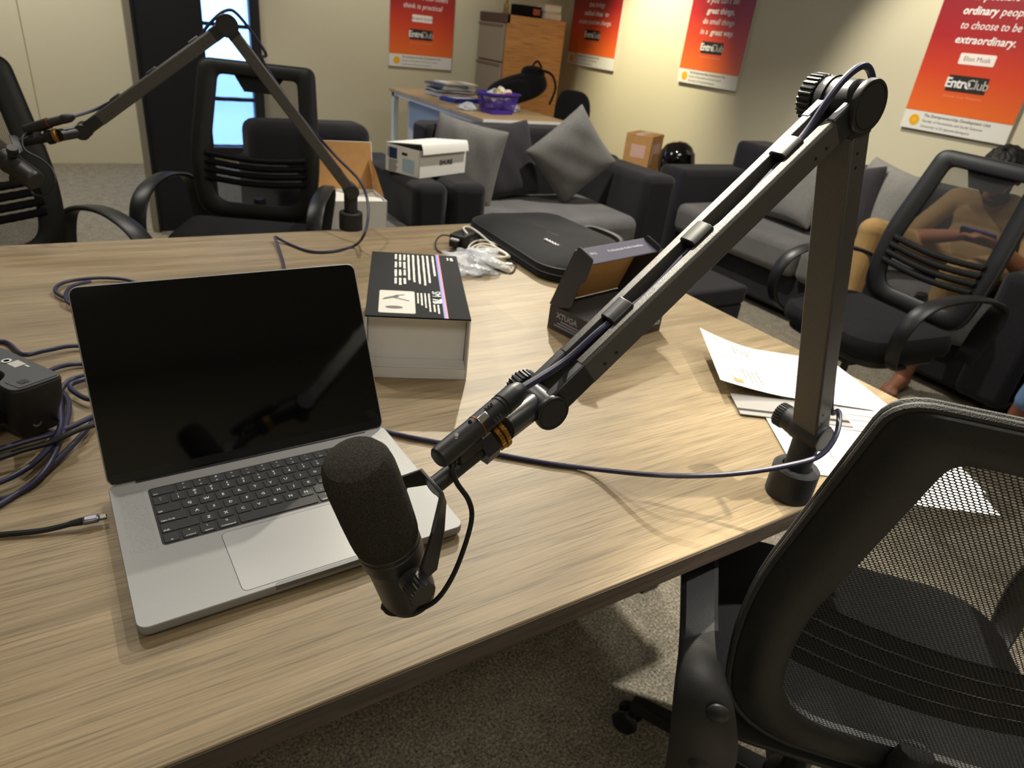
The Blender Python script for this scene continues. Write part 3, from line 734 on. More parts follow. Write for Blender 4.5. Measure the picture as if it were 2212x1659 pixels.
def crumple(name, label, cat, c, rx, ry, rz, m, seed, amp=.35, n=26, mm=16, group=None):
    rnd = random.Random(seed); ks = [(rnd.uniform(2, 9), rnd.uniform(2, 9), rnd.uniform(0, 6)) for _ in range(10)]
    def f(u, v):
        a, b_ = 2*PI*u, -PI/2+PI*v
        d = 1 + amp*sum(math.sin(kx*a*1.0//1*0+kx*math.cos(a)*2+ky*math.sin(b_)*2+p_)*(1/(1+i*.3)) for i, (kx, ky, p_) in enumerate(ks))/3.0
        z_ = max(-.35, math.sin(b_)*d)
        return Vector(c) + Vector((rx*math.cos(b_)*math.cos(a)*d, ry*math.cos(b_)*math.sin(a)*d, rz*z_+rz*.35))
    o = obj(name, MB().grid(f, n, mm), m, None, ang=25)
    return tag(o, label, cat, group)
crumple('plastic_bag', 'crumpled white plastic bag behind the purple basket', 'bag', (2.53, 4.22, .752), .12, .09, .045, PLAS, 3)
crumple('plastic_bag', 'small crumpled white plastic bag left of the purple basket', 'bag', (2.20, 4.18, .752), .08, .06, .03, PLAS, 5)

# backpack slumped on the desk
t = thing('backpack', 'black backpack slumped on the right end of the desk', 'backpack', (2.74, 4.42, .751), -.35)
BP = fabric('backpack_nylon', '#0f0f10', '#1c1c1e', 600, 9, .05)
def blob(c, r, sq=2.6, n=22, m=14, tilt=None):
    rings = []
    M_ = tilt or Matrix()
    for i in range(m+1):
        a = -PI/2+PI*i/m; ca, sa = max(1e-3, abs(math.cos(a))**(2/sq)), math.copysign(abs(math.sin(a))**(2/sq), math.sin(a))
        rings.append([Vector(c) + M_ @ Vector((r[0]*ca*math.copysign(abs(math.cos(b_))**(2/sq), math.cos(b_)), r[1]*ca*math.copysign(abs(math.sin(b_))**(2/sq), math.sin(b_)), r[2]*sa)) for b_ in (2*PI*k/n for k in range(n))])
    return MB().rings(rings)
tl = Matrix.Rotation(-.35, 4, 'Y')
obj('main_compartment', blob((0, 0, .135), (.24, .15, .10), 2.6, tilt=tl), BP, t)
obj('front_pocket', blob((-.06, -.12, .12), (.15, .06, .075), 2.6, tilt=tl), BP, t)
obj('top_flap', blob((.12, .02, .25), (.09, .11, .06), 2.4), BP, t)
obj('strap', MB().tube([(.14, -.08, .29), (.23, -.12, .27), (.27, -.14, .18), (.24, -.13, .06)], .009, 6, 4), BP, t)
obj('haul_loop', MB().tube([(.1, .0, .30), (.14, .0, .345), (.18, .0, .30)], .008, 6, 4), BP, t)
obj('buckle', MB().box(-.18, -.15, -.19, -.17, .12, .145), BLK, t, bevel=.003)
# desk chair behind the sofa: rounded back on a post
t = thing('desk_chair', 'black desk chair with rounded back between desk and side wall', 'chair', (3.0, 4.02, 0), PI+.2)
obj('backrest', blob((0, 0, .72), (.045, .17, .22), 3.2), BP, t); obj('seat', blob((-.24, 0, .45), (.23, .23, .05), 3.5), BP, t)
obj('back_post', MB().tube([(.03, 0, .6), (.06, 0, .45), (-.05, 0, .40), (-.2, 0, .40)], .018, 8, 4), BLK, t)
obj('gas_column', MB().cyl((-.22, 0, .08), (-.22, 0, .41), .022), BLK, t)
for k in range(5):
    a = 2*PI*k/5; lg = obj('base_leg', MB().bar((-.22, 0, .09), (-.22+.26*math.cos(a), .26*math.sin(a), .07), .035, .025), BLK, t, bevel=.004)
    obj('caster', MB().cyl((-.22+.26*math.cos(a)-.012*math.sin(a), .26*math.sin(a)+.012*math.cos(a), .028), (-.22+.26*math.cos(a)+.012*math.sin(a), .26*math.sin(a)-.012*math.cos(a), .028), .028), BLK, lg)

# ------------------------------------------------------------------ white equipment cartons
BLACKI = mat('black_ink', '#161616', .6); LBLUE = mat('pale_blue_label', '#a9c4d2', .5); PIC = mat('dark_blue_picture', '#27365f', .4, vary=.5, vscale=40)
exv, eyv = Vector((.925, .379, 0)).normalized(), None; eyv = Vector((-exv.y, exv.x, 0))
t = thing('equipment_carton', 'closed white equipment carton standing on the sofa arms', 'box', (1.089, 2.568, .632), math.atan2(exv.y, exv.x), group='white equipment cartons')
W_, D_, H_ = .335, .222, .125
th = .004
for a_ in (MB().box(0, W_, 0, th, 0, H_), MB().box(0, W_, D_-th, D_, 0, H_), MB().box(0, th, 0, D_, 0, H_), MB().box(W_-th, W_, 0, D_, 0, H_), MB().box(0, W_, 0, D_, 0, th)):
    obj('carton_wall', a_, CARDW, t, bevel=.001)
lidM = Matrix.Translation((0, D_, H_+.001)) @ Matrix.Rotation(math.radians(-7), 4, 'X')
ld_ = obj('lid', MB().box(0, W_, -D_-.002, 0, 0, th).xf(lidM), CARDW, t, bevel=.001)
obj('lid_flap', MB().grid(lambda u, v: lidM @ Vector((.004+(W_-.008)*u, -D_-.002-.012*math.sin(v*PI/2), th-.045*v*v-.004*v)), 4, 6), CARDW, ld_)
FL = frame((0, -1, 0), (0, 0, 1), (-1, 0, 0), (-.0006, D_, 0))   # left face: x from the back edge towards the front edge
obj('picture_print', MB().prism(rrect(.052, .05, .001), 0, .0004, FL @ Matrix.Translation((.050, .088, 0))), PIC, t)
obj('bar_print', MB().prism(rrect(.035, .012, .001), 0, .0004, FL @ Matrix.Translation((.125, .095, 0))), BLACKI, t)
obj('shipping_label', MB().prism(rrect(.075, .062, .002), 0, .0004, FL @ Matrix.Translation((.150, .045, 0))), LBLUE, t)
tx = MB()
for k in range(6): tx.prism([(.022, .052-.009*k), (.022+.06-.006*(k % 3), .052-.009*k), (.022+.06-.006*(k % 3), .0555-.009*k), (.022, .0555-.009*k)], 0, .0004, FL)
tx.prism([(.015, .07), (.019, .07), (.019, .112), (.015, .112)], 0, .0004, FL)
o = obj('small_print', tx, BLACKI, t, smooth=False); o['kind'] = 'stuff'
obj('brand_lettering', text_mb('SHURE', .030, frame((1, 0, 0), (0, 0, 1), (0, -1, 0), (.185, -.0008, .062)), bold=.05, space=1.05), BLACKI, t, smooth=False)
t = thing('equipment_carton', 'open white equipment carton with brown lid on the armchair seat', 'box', (.598, 2.47, .441), -.10, group='white equipment cartons')
W_, D_ = .285, .22
for a_ in (MB().box(0, W_, 0, th, 0, H_), MB().box(0, W_, D_-th, D_, 0, H_), MB().box(0, th, 0, D_, 0, H_), MB().box(W_-th, W_, 0, D_, 0, H_), MB().box(0, W_, 0, D_, 0, th)):
    obj('carton_wall', a_, CARDW, t, bevel=.001)
lm = Matrix.Translation((0, D_, H_)) @ Matrix.Rotation(math.radians(-105), 4, 'X')
ld_ = obj('lid', MB().box(0, W_, -.21, 0, 0, .004).xf(lm), CARDW, t, bevel=.001)
obj('lid_lining', MB().box(.003, W_-.003, -.208, -.001, -.0015, -.0002).xf(lm), CARDB, ld_)
obj('side_flap', MB().add([(W_, D_, H_), (W_, D_-.17, H_+.005), (W_-.01, D_-.06, H_+.10), (W_-.01, D_+.03, H_+.14)], [(0, 1, 2, 3)]), CARDB, ld_)
obj('packing_sheet', MB().grid(lambda u, v: Vector((.01+(W_-.02)*u, .01+(D_-.02)*v, H_-.015+.012*math.sin(7*u+3*v)*math.sin(5*v))), 10, 8), CARDW, t)
obj('brand_lettering', text_mb('SHURE', .026, frame((1, 0, 0), (0, 0, 1), (0, -1, 0), (.12, -.0008, .045)), bold=.05, space=1.05), BLACKI, t, smooth=False)

# ------------------------------------------------------------------ helmet and cardboard box in the sofa corner
t = thing('side_table', 'low black side table in the corner between the sofas', 'table', (3.45, 3.42, 0))
obj('table_top', MB().box(-.42, .42, -.36, .36, .43, .46), BLK, t, bevel=.004)
for x in (-.38, .38):
    for y in (-.32, .32): obj('leg', MB().box(x-.02, x+.02, y-.02, y+.02, 0, .43), BLK, t)
t = thing('motorcycle_helmet', 'glossy black helmet beside the cardboard box behind the sofas', 'helmet', (3.42, 3.26, .461), .6)
pr = [(.001, .262), (.05, .255), (.09, .23), (.118, .185), (.128, .13), (.122, .07), (.108, .02), (.10, 0), (.092, 0), (.10, .03), (.112, .12), (.08, .21), (.001, .24)]
obj('shell', MB().lathe(pr, n=36), GLOSSK, t)
obj('visor', MB().grid(lambda u, v: Vector((1.02*(.131-.02*abs(v-.3))*math.cos(-1.1-PI/2+2.2*u), 1.02*(.131-.02*abs(v-.3))*math.sin(-1.1-PI/2+2.2*u), .09+.10*v)), 20, 6), mat('dark_visor', '#050506', .03), t)
for k in (-1, 1): obj('pivot_cap', MB().cyl((k*.122, -.03, .14), (k*.136, -.035, .14), .022), GLOSSK, t)
t = thing('cardboard_box', 'brown cardboard box with red and white print behind the sofa arm', 'box', (3.36, 3.56, .461), .5)
obj('body', MB().box(-.13, .13, -.10, .10, 0, .26), CARDB, t, bevel=.003)
obj('tape', MB().box(-.131, .131, -.025, .025, .255, .2612), mat('white_red_tape', '#d8c8c4', .5), t)
obj('print', join(MB().box(-.05, .08, -.1012, -.1, .13, .20), MB().box(-.09, -.07, -.1012, -.1, .06, .2)), mat('pale_print', '#d0a898', .6), t)
for k in range(2): obj('printed_stripe', MB().box(-.131, .131, -.018+.018*k, -.010+.018*k, .2612, .2616), mat('red_print', '#b83a38', .5), t)
obj('print', join(MB().box(-.1312, -.13, -.06, .05, .10, .19)), MATS['pale_print'], t)
# ------------------------------------------------------------------ laptop
LW, LD = .3557, .2481
t = thing('laptop', 'open silver laptop with dark screen on the near side of the table', 'laptop', (-.31165, .13869, TZ), .02675)
bo = rrect(LW, LD, .011, 6, LW/2, LD/2)
def ins(d): return rrect(LW-2*d, LD-2*d, max(.002, .011-d), 6, LW/2, LD/2)
base = obj('base', MB().rings([[Vector((x, y, z)) for x, y in ins(d)] for d, z in ((.012, .0012), (.005, .0020), (.0012, .0050), (.0, .0085), (.0, .0160), (.0007, .0168))]), ALU, t)
KX0, KX1, KY0, KY1, ZT = .0395, .3162, .1115, .2225, .0168
# recessed-looking keyboard tray: thin dark plate with key caps standing on it
kb = obj('keyboard', MB().prism(rrect(KX1-KX0, KY1-KY0, .005, 4, (KX0+KX1)/2, (KY0+KY1)/2), ZT-.001, ZT+.00025), WELL, t)
U = (KX1-KX0-.0024)/14.5; RH = (KY1-KY0-.0024)/6
rows = [[1.5]+[1]*13, [1]*13+[1.5], [1.5]+[1]*13, [1.75]+[1]*11+[1.75], [2.25]+[1]*10+[2.25], [1, 1, 1, 1.25, 5, 1.25, 1, 1, 1, 1]]
leg = [['esc']+['F%d' % k for k in range(1, 13)]+[''], ['`']+list('1234567890-=')+['delete'], ['tab']+list('QWERTYUIOP[]\\'), ['caps lock']+list("ASDFGHJKL;'")+['return'],
       ['shift']+list('ZXCVBNM,./')+['shift'], ['fn', 'control', 'option', 'command', '', 'command', 'option', '<', '^', '>']]
top = [[''] + list('*o#=~<>+-.,:') + [''], ['~']+list('!@#$%^&*()_+')+[''], ['']*14, ['']*13, ['']*12, ['', '^', '\\', '%', '', '%', '\\', '', '', '']]
meshes = {}; lg_ = MB(); LT = lambda x, y: Matrix.Translation((x, y, ZT+.00135))
for r, ws in enumerate(rows):
    x = KX0+.0012; y1 = KY1-.0012-RH*r
    for c_, w_ in enumerate(ws):
        kw = U*w_-.0030; key = (w_,)
        if key not in meshes:
            kk = obj('key', MB().prism(rrect(kw, RH-.0030, .0018, 3), 0, .0011), KEYM, kb, bevel=.0003, seg=1); meshes[key] = kk
        else:
            kk = meshes[key].copy(); COL.objects.link(kk)
        cx_, cy_ = x+U*w_/2, y1-RH/2; kk.location = (cx_, cy_, ZT+.0002)
        s_ = leg[r][c_]
        if s_:
            single = len(s_) == 1
            if single: lg_ = join(lg_, text_mb(s_, .0062 if r != 1 else .0055, LT(cx_, cy_-(.0018 if r == 1 else 0)), bold=.012, res=1))
            else:
                al = 'LEFT' if c_ == 0 or r == 5 and c_ < 4 else ('RIGHT' if c_ == len(ws)-1 else 'CENTER')
                if s_[0] == 'F': lg_ = join(lg_, text_mb(s_, .0026, LT(cx_, cy_-.0042), bold=.01, res=1))
                else:
                    al = 'LEFT' if cx_ < .15 else 'RIGHT'; xx = x+.0032 if al == 'LEFT' else x+U*w_-.0032
                    if r == 5: al = 'CENTER'; xx = cx_
                    lg_ = join(lg_, text_mb(s_, .0040 if w_ > 1 else .0034, LT(xx, cy_-.0045), bold=.008, align=al, res=1))
        q_ = top[r][c_] if c_ < len(top[r]) else ''
        if q_: lg_ = join(lg_, text_mb(q_, .0046, LT(cx_, cy_+.0040), bold=.008, res=1))
        x += U*w_
o = obj('key_lettering', lg_, WHITEP, t, smooth=False); o['kind'] = 'stuff'
PX0, PX1, PY0, PY1 = .0983, .2574, .0065, .1055
obj('trackpad', MB().prism(rrect(PX1-PX0, PY1-PY0, .006, 5, (PX0+PX1)/2, (PY0+PY1)/2), ZT-.0005, ZT+.00015), mat('trackpad_grey', '#9b9b99', .4, metal=.35), t)
obj('trackpad_gap', MB().ring_prism(rrect(PX1-PX0+.0012, PY1-PY0+.0012, .0066, 5, (PX0+PX1)/2, (PY0+PY1)/2), rrect(PX1-PX0, PY1-PY0, .006, 5, (PX0+PX1)/2, (PY0+PY1)/2), ZT-.0005, ZT+.00008), WELL, t)
GR = mat('speaker_perforation', '#8c8c8a', .55, metal=.4, vary=.25, vscale=1400)
for x0, x1 in ((.008, .036), (LW-.036, LW-.008)):
    obj('speaker_grille', MB().box(x0, x1, KY0-.0, KY1+.002, ZT-.0005, ZT+.00006), GR, t, smooth=False)
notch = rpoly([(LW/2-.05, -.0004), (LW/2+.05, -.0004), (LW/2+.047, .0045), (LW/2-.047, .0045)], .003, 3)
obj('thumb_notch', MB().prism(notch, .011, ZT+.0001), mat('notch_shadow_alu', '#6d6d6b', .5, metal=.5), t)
for x in (.03, LW-.03):
    for y in (.03, LD-.03): obj('foot', MB().cyl((x, y, 0), (x, y, .002), .008, n=14), BLACKC, t)
hinge = obj('hinge', MB().cyl((.03, LD-.004, .0135), (LW-.03, LD-.004, .0135), .0048), mat('hinge_black', '#0b0b0c', .4), t)
OA = math.radians(119.0)
LM = Matrix.Translation((0, LD-.0035, .0150)) @ Matrix.Rotation(-(PI-OA) + PI/2 - PI/2 + 0, 4, 'X')
# lid frame: local x right, y up along the lid, z towards the user
up = Vector((0, -math.cos(OA), math.sin(OA))); nz = Vector((1, 0, 0)).cross(up)
if nz.y > 0: nz = -nz
LM = frame((1, 0, 0), up, Vector((1, 0, 0)).cross(up), (0, LD-.003, .0165))
LH = .2435
lidb = obj('lid', MB().rings([[LM @ Vector((x, y, z)) for x, y in rrect(LW-2*d, LH-2*d, .011-d, 6, LW/2, LH/2)] for d, z in ((.0007, 0), (0, -.0006), (0, -.003), (.003, -.0045))]), ALU, t)
obj('screen', MB().prism(rrect(LW-.0028, LH-.0028, .0098, 6, LW/2, LH/2), -.0001, .0006, LM), SCRGLASS, lidb)
obj('screen_chin', MB().prism(rrect(LW-.008, .0105, .001, 2, LW/2, .0078), .0005, .0009, LM), CHIN, lidb)

def cable(name, label, pts, r, m, sm=6, n=8, cat='cable', group=None, extra=None):
    o = obj(name, MB().tube(pts, r, n, sm), m)
    return tag(o, label, cat, group)
def tz(px, py, h=0.004): return Zp(px, py, TZ+h)
# charging cable with metal plug
t = thing('usb_cable', 'black charging cable with grey metal plug at the left side of the laptop', 'cable', tz(200, 1125))
obj('cord', MB().tube([tz(-60, 1160), tz(0, 1155), tz(90, 1146, .005), tz(160, 1130, .008)], .0032, 8, 6), BLACKC, t, world=True)
obj('strain_relief', MB().tube([tz(150, 1132, .008), tz(178, 1126, .0095)], [.0034, .0046], 10), BLACKC, t, world=True)
obj('plug_shell', MB().bar(tz(177, 1126, .0095), tz(215, 1118.5, .0095), .0115, .007), mat('plug_aluminium', '#74747a', .35, metal=.7), t, bevel=.003, seg=3, world=True)
obj('plug_tip', MB().bar(tz(214, 1118.7, .0095), tz(231, 1115, .0095), .0085, .003), mat('plug_tip_steel', '#5c5a52', .3, metal=.8), t, bevel=.001, world=True)

# ------------------------------------------------------------------ boom arms
def knob(c, ax, r, l, m=BLK, teeth=26):
    c, ax = Vector(c), Vector(ax).normalized(); e = (Vector((0, 0, 1))-ax*ax.z).normalized(); g_ = ax.cross(e)
    rings = []
    for q, rr in ((0, .96), (.06, 1), (.94, 1), (1, .94)):
        rings.append([c+ax*l*q+(e*math.cos(a)+g_*math.sin(a))*r*rr*(1.0 if k % 4 in (0, 1) else .93) for k, a in ((k, 2*PI*k/(teeth*4)) for k in range(teeth*4))])
    return MB().rings(rings)
def disc(c, ax, r, l):
    return MB().lathe([(r*.96, 0), (r, .001), (r, l-.0015), (r*.97, l), (r*.86, l), (r*.85, l-.0008), (r*.83, l-.0008), (r*.82, l), (.001, l)], c, ax, 32)
def channel_arm(t, A, B, side, w, h, clips, e0, e1):
    # open-topped channel from A to B; side = axis of the joints, top = open side
    d = (B-A).normalized(); s = side; up_ = s.cross(d)
    if up_.z < 0 and abs(up_.z) > .02: up_ = -up_
    L = (B-A).length
    def sec(q, pts): return [A+d*q+s*a+up_*b_ for a, b_ in pts]
    sw = .0085
    prof = [(-w/2, -h/2+.002), (-w/2+.002, -h/2), (w/2-.002, -h/2), (w/2, -h/2+.002), (w/2, h/2-.003), (w/2-.003, h/2), (sw, h/2), (sw, -h/2+.006), (-sw, -h/2+.006), (-sw, h/2), (-w/2+.003, h/2), (-w/2, h/2-.003)]
    a_ = obj('arm_channel', MB().rings([sec(e0, prof), sec(L-e1, prof)]), ARMM, t, world=True, bevel=.0006, seg=1)
    obj('channel_lining', MB().rings([sec(q, [(-sw*.96, -h/2+.0062), (sw*.96, -h/2+.0062), (sw*.96, -h/2+.008), (-sw*.96, -h/2+.008)]) for q in (e0+.002, L-e1-.002)]), DARKIN, t, world=True)
    for q in clips:
        c0 = A+d*(L*q)
        obj('cable_clip', MB().rings([[c0+d*dd+s*a+up_*b_ for a, b_ in ((-.0105, h/2-.004), (-.0105, h/2+.002), (-.0065, h/2+.0048), (.0065, h/2+.0048), (.0105, h/2+.002), (.0105, h/2-.004))] for dd in (-.013, .013)]), ARMS, t, world=True, bevel=.0012)
    for q in (e0+.018, e0+.033, L-e1-.018, L-e1-.033):
        for sg in (-1,):
            obj('rivet', MB().cyl(A+d*q+s*(w/2*sg)+up_*-.004, A+d*q+s*((w/2+.0006)*sg)+up_*-.004, .0016, n=10), BLK, t, world=True)
    return d, up_
def boom(name, label, base, phi, hp, E, T, lbl_side):
    t = thing(name, label, 'microphone arm', base)
    f = Vector((math.cos(phi), math.sin(phi), 0)); s = Vector((-f.y, f.x, 0))     # f: horizontal direction of the arm, s: joint axis
    if s.y < 0: s = -s                                                              # +s points away from the viewer's side
    b0 = Vector(base); P0 = b0+Vector((0, 0, hp))
    obj('clamp_socket', MB().lathe([(.031, 0), (.0325, .002), (.0325, .046), (.030, .049), (.021, .049), (.0205, .044)], b0, n=36), BLKM, t, world=True)
    obj('riser_post', MB().lathe([(.0185, .03), (.0185, hp-.02), (.016, hp-.016)], b0, n=28), BLKM, t, world=True)
    obj('clamp_jaw', join(MB().box(-.022, .022, -.022, -.016, -.078, .0).xf(Matrix.Translation(b0)), MB().box(-.022, .022, -.022, .05, -.085, -.078).xf(Matrix.Translation(b0))), BLK, t, world=True) if False else None
    obj('base_knuckle', MB().lathe([(.019, -.022), (.020, -.02), (.020, .02), (.019, .022)], P0, s, 28), BLKM, t, world=True)
    obj('base_neck', MB().lathe([(.0185, -.03), (.019, -.01), (.014, .012)], P0, (0, 0, 1), 24), BLKM, t, world=True)
    obj('knuckle_disc', disc(P0-s*.020, -s, .0185, .005), ARMS, t, world=True)
    obj('tension_boss', MB().lathe([(.020, 0), (.017, .02), (.0165, .026)], P0+s*.015-f*.0, s, 24), BLKM, t, world=True)
    obj('tension_knob', knob(P0+s*.040, s, .018, .013), BLK, t, world=True)
    d1, u1 = channel_arm(t, P0, E, s, .040, .029, (), .012, .028)
    # lower arm closing cover (its open side faces away from the upper arm)
    d2, u2 = channel_arm(t, E, T, s, .040, .029, (.20, .49, .74), .040, .050)
    # elbow
    obj('elbow_barrel', MB().lathe([(.0215, -.019), (.0225, -.017), (.0225, .017), (.0215, .019)], E, s, 36), ARMS, t, world=True)
    obj('elbow_disc', disc(E-s*.018, -s, .0255, .007), ARMS, t, world=True)
    obj('elbow_boss', MB().lathe([(.024, 0), (.022, .010), (.020, .012)], E+s*.016, s, 32), ARMS, t, world=True)
    obj('elbow_knob', knob(E+s*.029, s, .0235, .016), BLK, t, world=True)
    for sg in (-1, 1):
        obj('elbow_fork', MB().bar(E+s*(.0145*sg)+d2*.008, E+s*(.0145*sg)+d2*.043, .0105, .030, u2), ARMS, t, world=True, bevel=.002)
        obj('elbow_fork', MB().bar(E-d1*.008+s*(.0145*sg), E-d1*.031+s*(.0145*sg), .0105, .030, u1), ARMS, t, world=True, bevel=.002)
    # wrist joint at the end of the upper arm
    for sg in (-1, 1):
        obj('wrist_fork', MB().bar(T+s*(.0145*sg)-d2*.006, T+s*(.0145*sg)-d2*.053, .0105, .027, u2), ARMS, t, world=True, bevel=.002)
    obj('wrist_barrel', MB().lathe([(.0155, -.019), (.016, -.017), (.016, .017), (.0155, .019)], T, s, 30), ARMS, t, world=True)
    obj('wrist_disc', disc(T-s*.018, -s, .0175, .006), ARMS, t, world=True)
    obj('wrist_knob', knob(T+s*.020, s, .0185, .014), BLK, t, world=True)
    return t, f, s, d1, u1, d2, u2
def plane_pt(b, phi, px, py):
    n_ = Vector((-math.sin(phi), math.cos(phi), 0)); r = ray(px, py); return CAM + r*(n_.dot(Vector(b)-CAM)/n_.dot(r))

# near arm
NB = Vector((.521, .0365, TZ)); PHN = math.radians(180.0)
NE, NT = plane_pt(NB, PHN, 1832, 222), plane_pt(NB, PHN, 1165, 868)
armN, fN, sN, d1N, u1N, d2N, u2N = boom('boom_arm', 'large black folding microphone arm clamped to the near right table edge', NB, PHN, .107, NE, NT, 0)
# far arm
FB = Zp(758, 494, TZ); PHF = math.radians(170.0)
FE, FT = plane_pt(FB, PHF, 490, 55), plane_pt(FB, PHF, 180, 283)
armF, fF, sF, d1F, u1F, d2F, u2F = boom('boom_arm', 'slim black microphone arm standing at the far table edge', FB, PHF, .107, FE, FT, 0)

# ------------------------------------------------------------------ microphones
def microphone(t, A0, A1, Q, W0, scale=1.0):
    # A0 foam tip, A1 lower end, Q yoke mount point, W0 wrist joint
    a = (A1-A0).normalized(); L = (A1-A0).length; k = L/.184
    R_ = .0268*k
    Bc = A0+a*(L*.66)
    w = (Q-Bc) - a*((Q-Bc).dot(a)); wl = w.length; w.normalize(); v = a.cross(w).normalized()
    if v.dot(CAM-Bc) < 0: v = -v
    fo = [(.001, 0), (R_*.55, .0004), (R_*.80, .003*k), (R_*.93, .009*k), (R_*.985, .018*k), (R_, .03*k), (R_*1.01, .06*k), (R_*1.0, .084*k), (R_*.985, .092*k), (R_*.93, .096*k)]
    obj('windscreen', MB().lathe(fo, A0, a, 48), FOAM, t, world=True)
    bd = [(R_*.90, .095*k), (R_*.955, .0965*k), (R_*.955, .0995*k), (R_*.92, .1005*k), (R_*.92, .102*k), (R_*.955, .103*k), (R_*.955, .117*k), (R_*.90, .119*k), (R_*.88, .121*k), (R_*.88, L-.010*k), (R_*.84, L-.003*k), (R_*.74, L), (.001, L)]
    obj('body', MB().lathe(bd, A0, a, 48), MICM, t, world=True)
    # yoke
    hw = R_*1.17
    Qc = Bc + w*wl + a*((Q-Bc).dot(a))
    yk = MB(); pw = .0085*k
    pl = []
    for sg in (-1, 1):
        pass
    path = [Bc - v*hw, Bc - v*hw + w*(wl*.30) - a*.002, Qc - v*(hw*.98) - w*(.018) + a*.010, Qc - v*(hw*.45), Qc + v*(hw*.45), Qc + v*(hw*.98) - w*(.018) + a*.010, Bc + v*hw + w*(wl*.30) - a*.002, Bc + v*hw]
    rings = []
    for i, p in enumerate(path):
        tg = (path[min(i+1, 7)]-path[max(i-1, 0)]).normalized()
        wd_ = a if i in (0, 7) else a
        bn = (wd_-tg*wd_.dot(tg)).normalized(); nr = tg.cross(bn)
        rings.append([p+bn*(pw*x)+nr*(.0016*y) for x, y in ((-1, -1), (1, -1), (1, 1), (-1, 1))])
    obj('yoke', MB().rings(rings), MICM, t, world=True, bevel=.0006)
    for sg in (-1, 1):
        obj('yoke_washer', MB().cyl(Bc+v*(sg*(hw-.004)), Bc+v*(sg*(hw+.004)), .0105*k, n=24), MICM, t, world=True)
        obj('yoke_knob', knob(Bc+v*(sg*(hw+.003)), v*sg, .0115*k, .013*k, MICM, 22), MICM, t, world=True)
    return a, v, w, Bc, R_, k

tM = thing('microphone', 'dark grey broadcast microphone with foam windscreen hanging in front of the laptop', 'microphone', NB)
tM.location = P(830, 1150, .53); INV[tM.name] = Matrix.Translation(-tM.location)
A0, A1 = P(762, 985, .475), P(886, 1287, .60)
Q = P(937, 1052, .545)
aM, vM, wM, BcM, RM, kM = microphone(tM, A0, A1, Q, NT)
# stub from the wrist to the yoke, brass lock rings, hex nut
W1 = P(1142, 890, .600); W2 = P(1082, 930, .588); W3 = P(1040, 968, .578); W4 = P(940, 1048, .556)
obj('wrist_stub', MB().cyl(NT, P(1086, 926, .589), .0120, n=24), ARMS, armN, world=True)
ax = (W4-W2).normalized()
ref = knob(P(1081, 931, .588), ax, .0150, .0045, BRASS, 30)
obj('lock_ring', ref, BRASS, armN, world=True)
obj('lock_ring', knob(P(1071, 939, .5855), ax, .0140, .0045, BRASS, 30), BRASS, armN, world=True)
obj('hex_nut', MB().lathe([(.0155, 0), (.0155, .014)], P(1057, 951, .582), ax, 6), BLK, tM, world=True)
obj('mount_tube', MB().lathe([(.0076, 0), (.0076, (W4-W3).length+.004)], W3, W4-W3, 28), MICM, tM, world=True)
# connector housing running beside the mount tube
H0, H1 = P(952, 986, .535), P(1030, 922, .556)
hx = (H1-H0).normalized()
obj('connector_housing', MB().lathe([(.0070, -.004), (.0090, -.002), (.0096, .002), (.0096, (H1-H0).length)], H0, hx, 32), MICM, tM, world=True)
obj('connector_ring', MB().lathe([(.0100, 0), (.0100, .0012)], H1, hx, 32), mat('copper_ring', '#a85a32', .35, metal=.8), tM, world=True)
obj('housing_bracket', MB().bar(P(985, 985, .552), P(1035, 950, .566), .012, .014), MICM, tM, bevel=.002, world=True)
obj('housing_screw', MB().cyl(P(986.5, 939, .5345), P(986.5, 939, .5335), .0016, n=10), STEEL, tM, world=True)
obj('housing_slot', MB().cyl(P(1015, 912, .5415), P(1015, 912, .5405), .0018, n=10), DARKIN, tM, world=True)
mc = [P(*q) for q in ((836, 1300, .592), (832, 1316, .588), (848, 1326, .584), (890, 1322, .578), (940, 1298, .572), (975, 1250, .566), (1002, 1185, .560), (1019, 1120, .555), (1012, 1080, .550), (988, 1045, .546), (978, 1018, .545), (976, 998, .546))]
obj('mic_lead', MB().tube(mc, .0022, 8, 6), BLACKC, tM, world=True)
obj('lead_boot', MB().tube([P(846, 1290, .594), P(834, 1306, .591), P(833, 1316, .588)], [.005, .0042, .003], 10, 3), BLACKC, tM, world=True)
obj('lead_boot', MB().tube([P(974, 990, .546), P(979, 1012, .545)], [.0046, .003], 10), BLACKC, tM, world=True)

# blue cable: plug, along the channel, over the elbow, down the post and across the table
tC = thing('mic_cable', 'dark blue cable running along the near arm and across the table to the laptop', 'cable', NB)
pl0, pl1 = H1, P(1128, 838, .588)
px_ = (pl1-pl0).normalized(); PLn = (pl1-pl0).length
obj('plug_body', MB().lathe([(.0098, .0), (.0098, .026), (.0094, .0265), (.0094, .0275), (.0100, .028), (.0100, .030), (.0094, .0305), (.0094, .0315), (.0102, .032), (.0104, PLn*.78), (.0082, PLn*.95), (.0055, PLn)], pl0, px_, 30), BLK, tC, world=True)
obj('plug_latch', MB().obox(pl0+px_*.008+(CAM-pl0).normalized()*.0090+RU*.003, px_*.0055, px_.cross(RF).normalized()*.0032, RF*.0016), STEEL, tC, world=True, bevel=.001)
for k in range(3):
    for q in (-1, 1):
        obj('grip_rib', MB().obox(pl0+px_*(.017+.0035*k)+(CAM-pl0).normalized()*.0092+px_.cross(RF).normalized()*(.0045*q), px_*.0011, px_.cross(RF).normalized()*.003, RF*.0010), BLK, tC, world=True)
def chan(q, lift=.003): return NE+d2N*((NT-NE).length*q)+u2N*lift-sN*.001
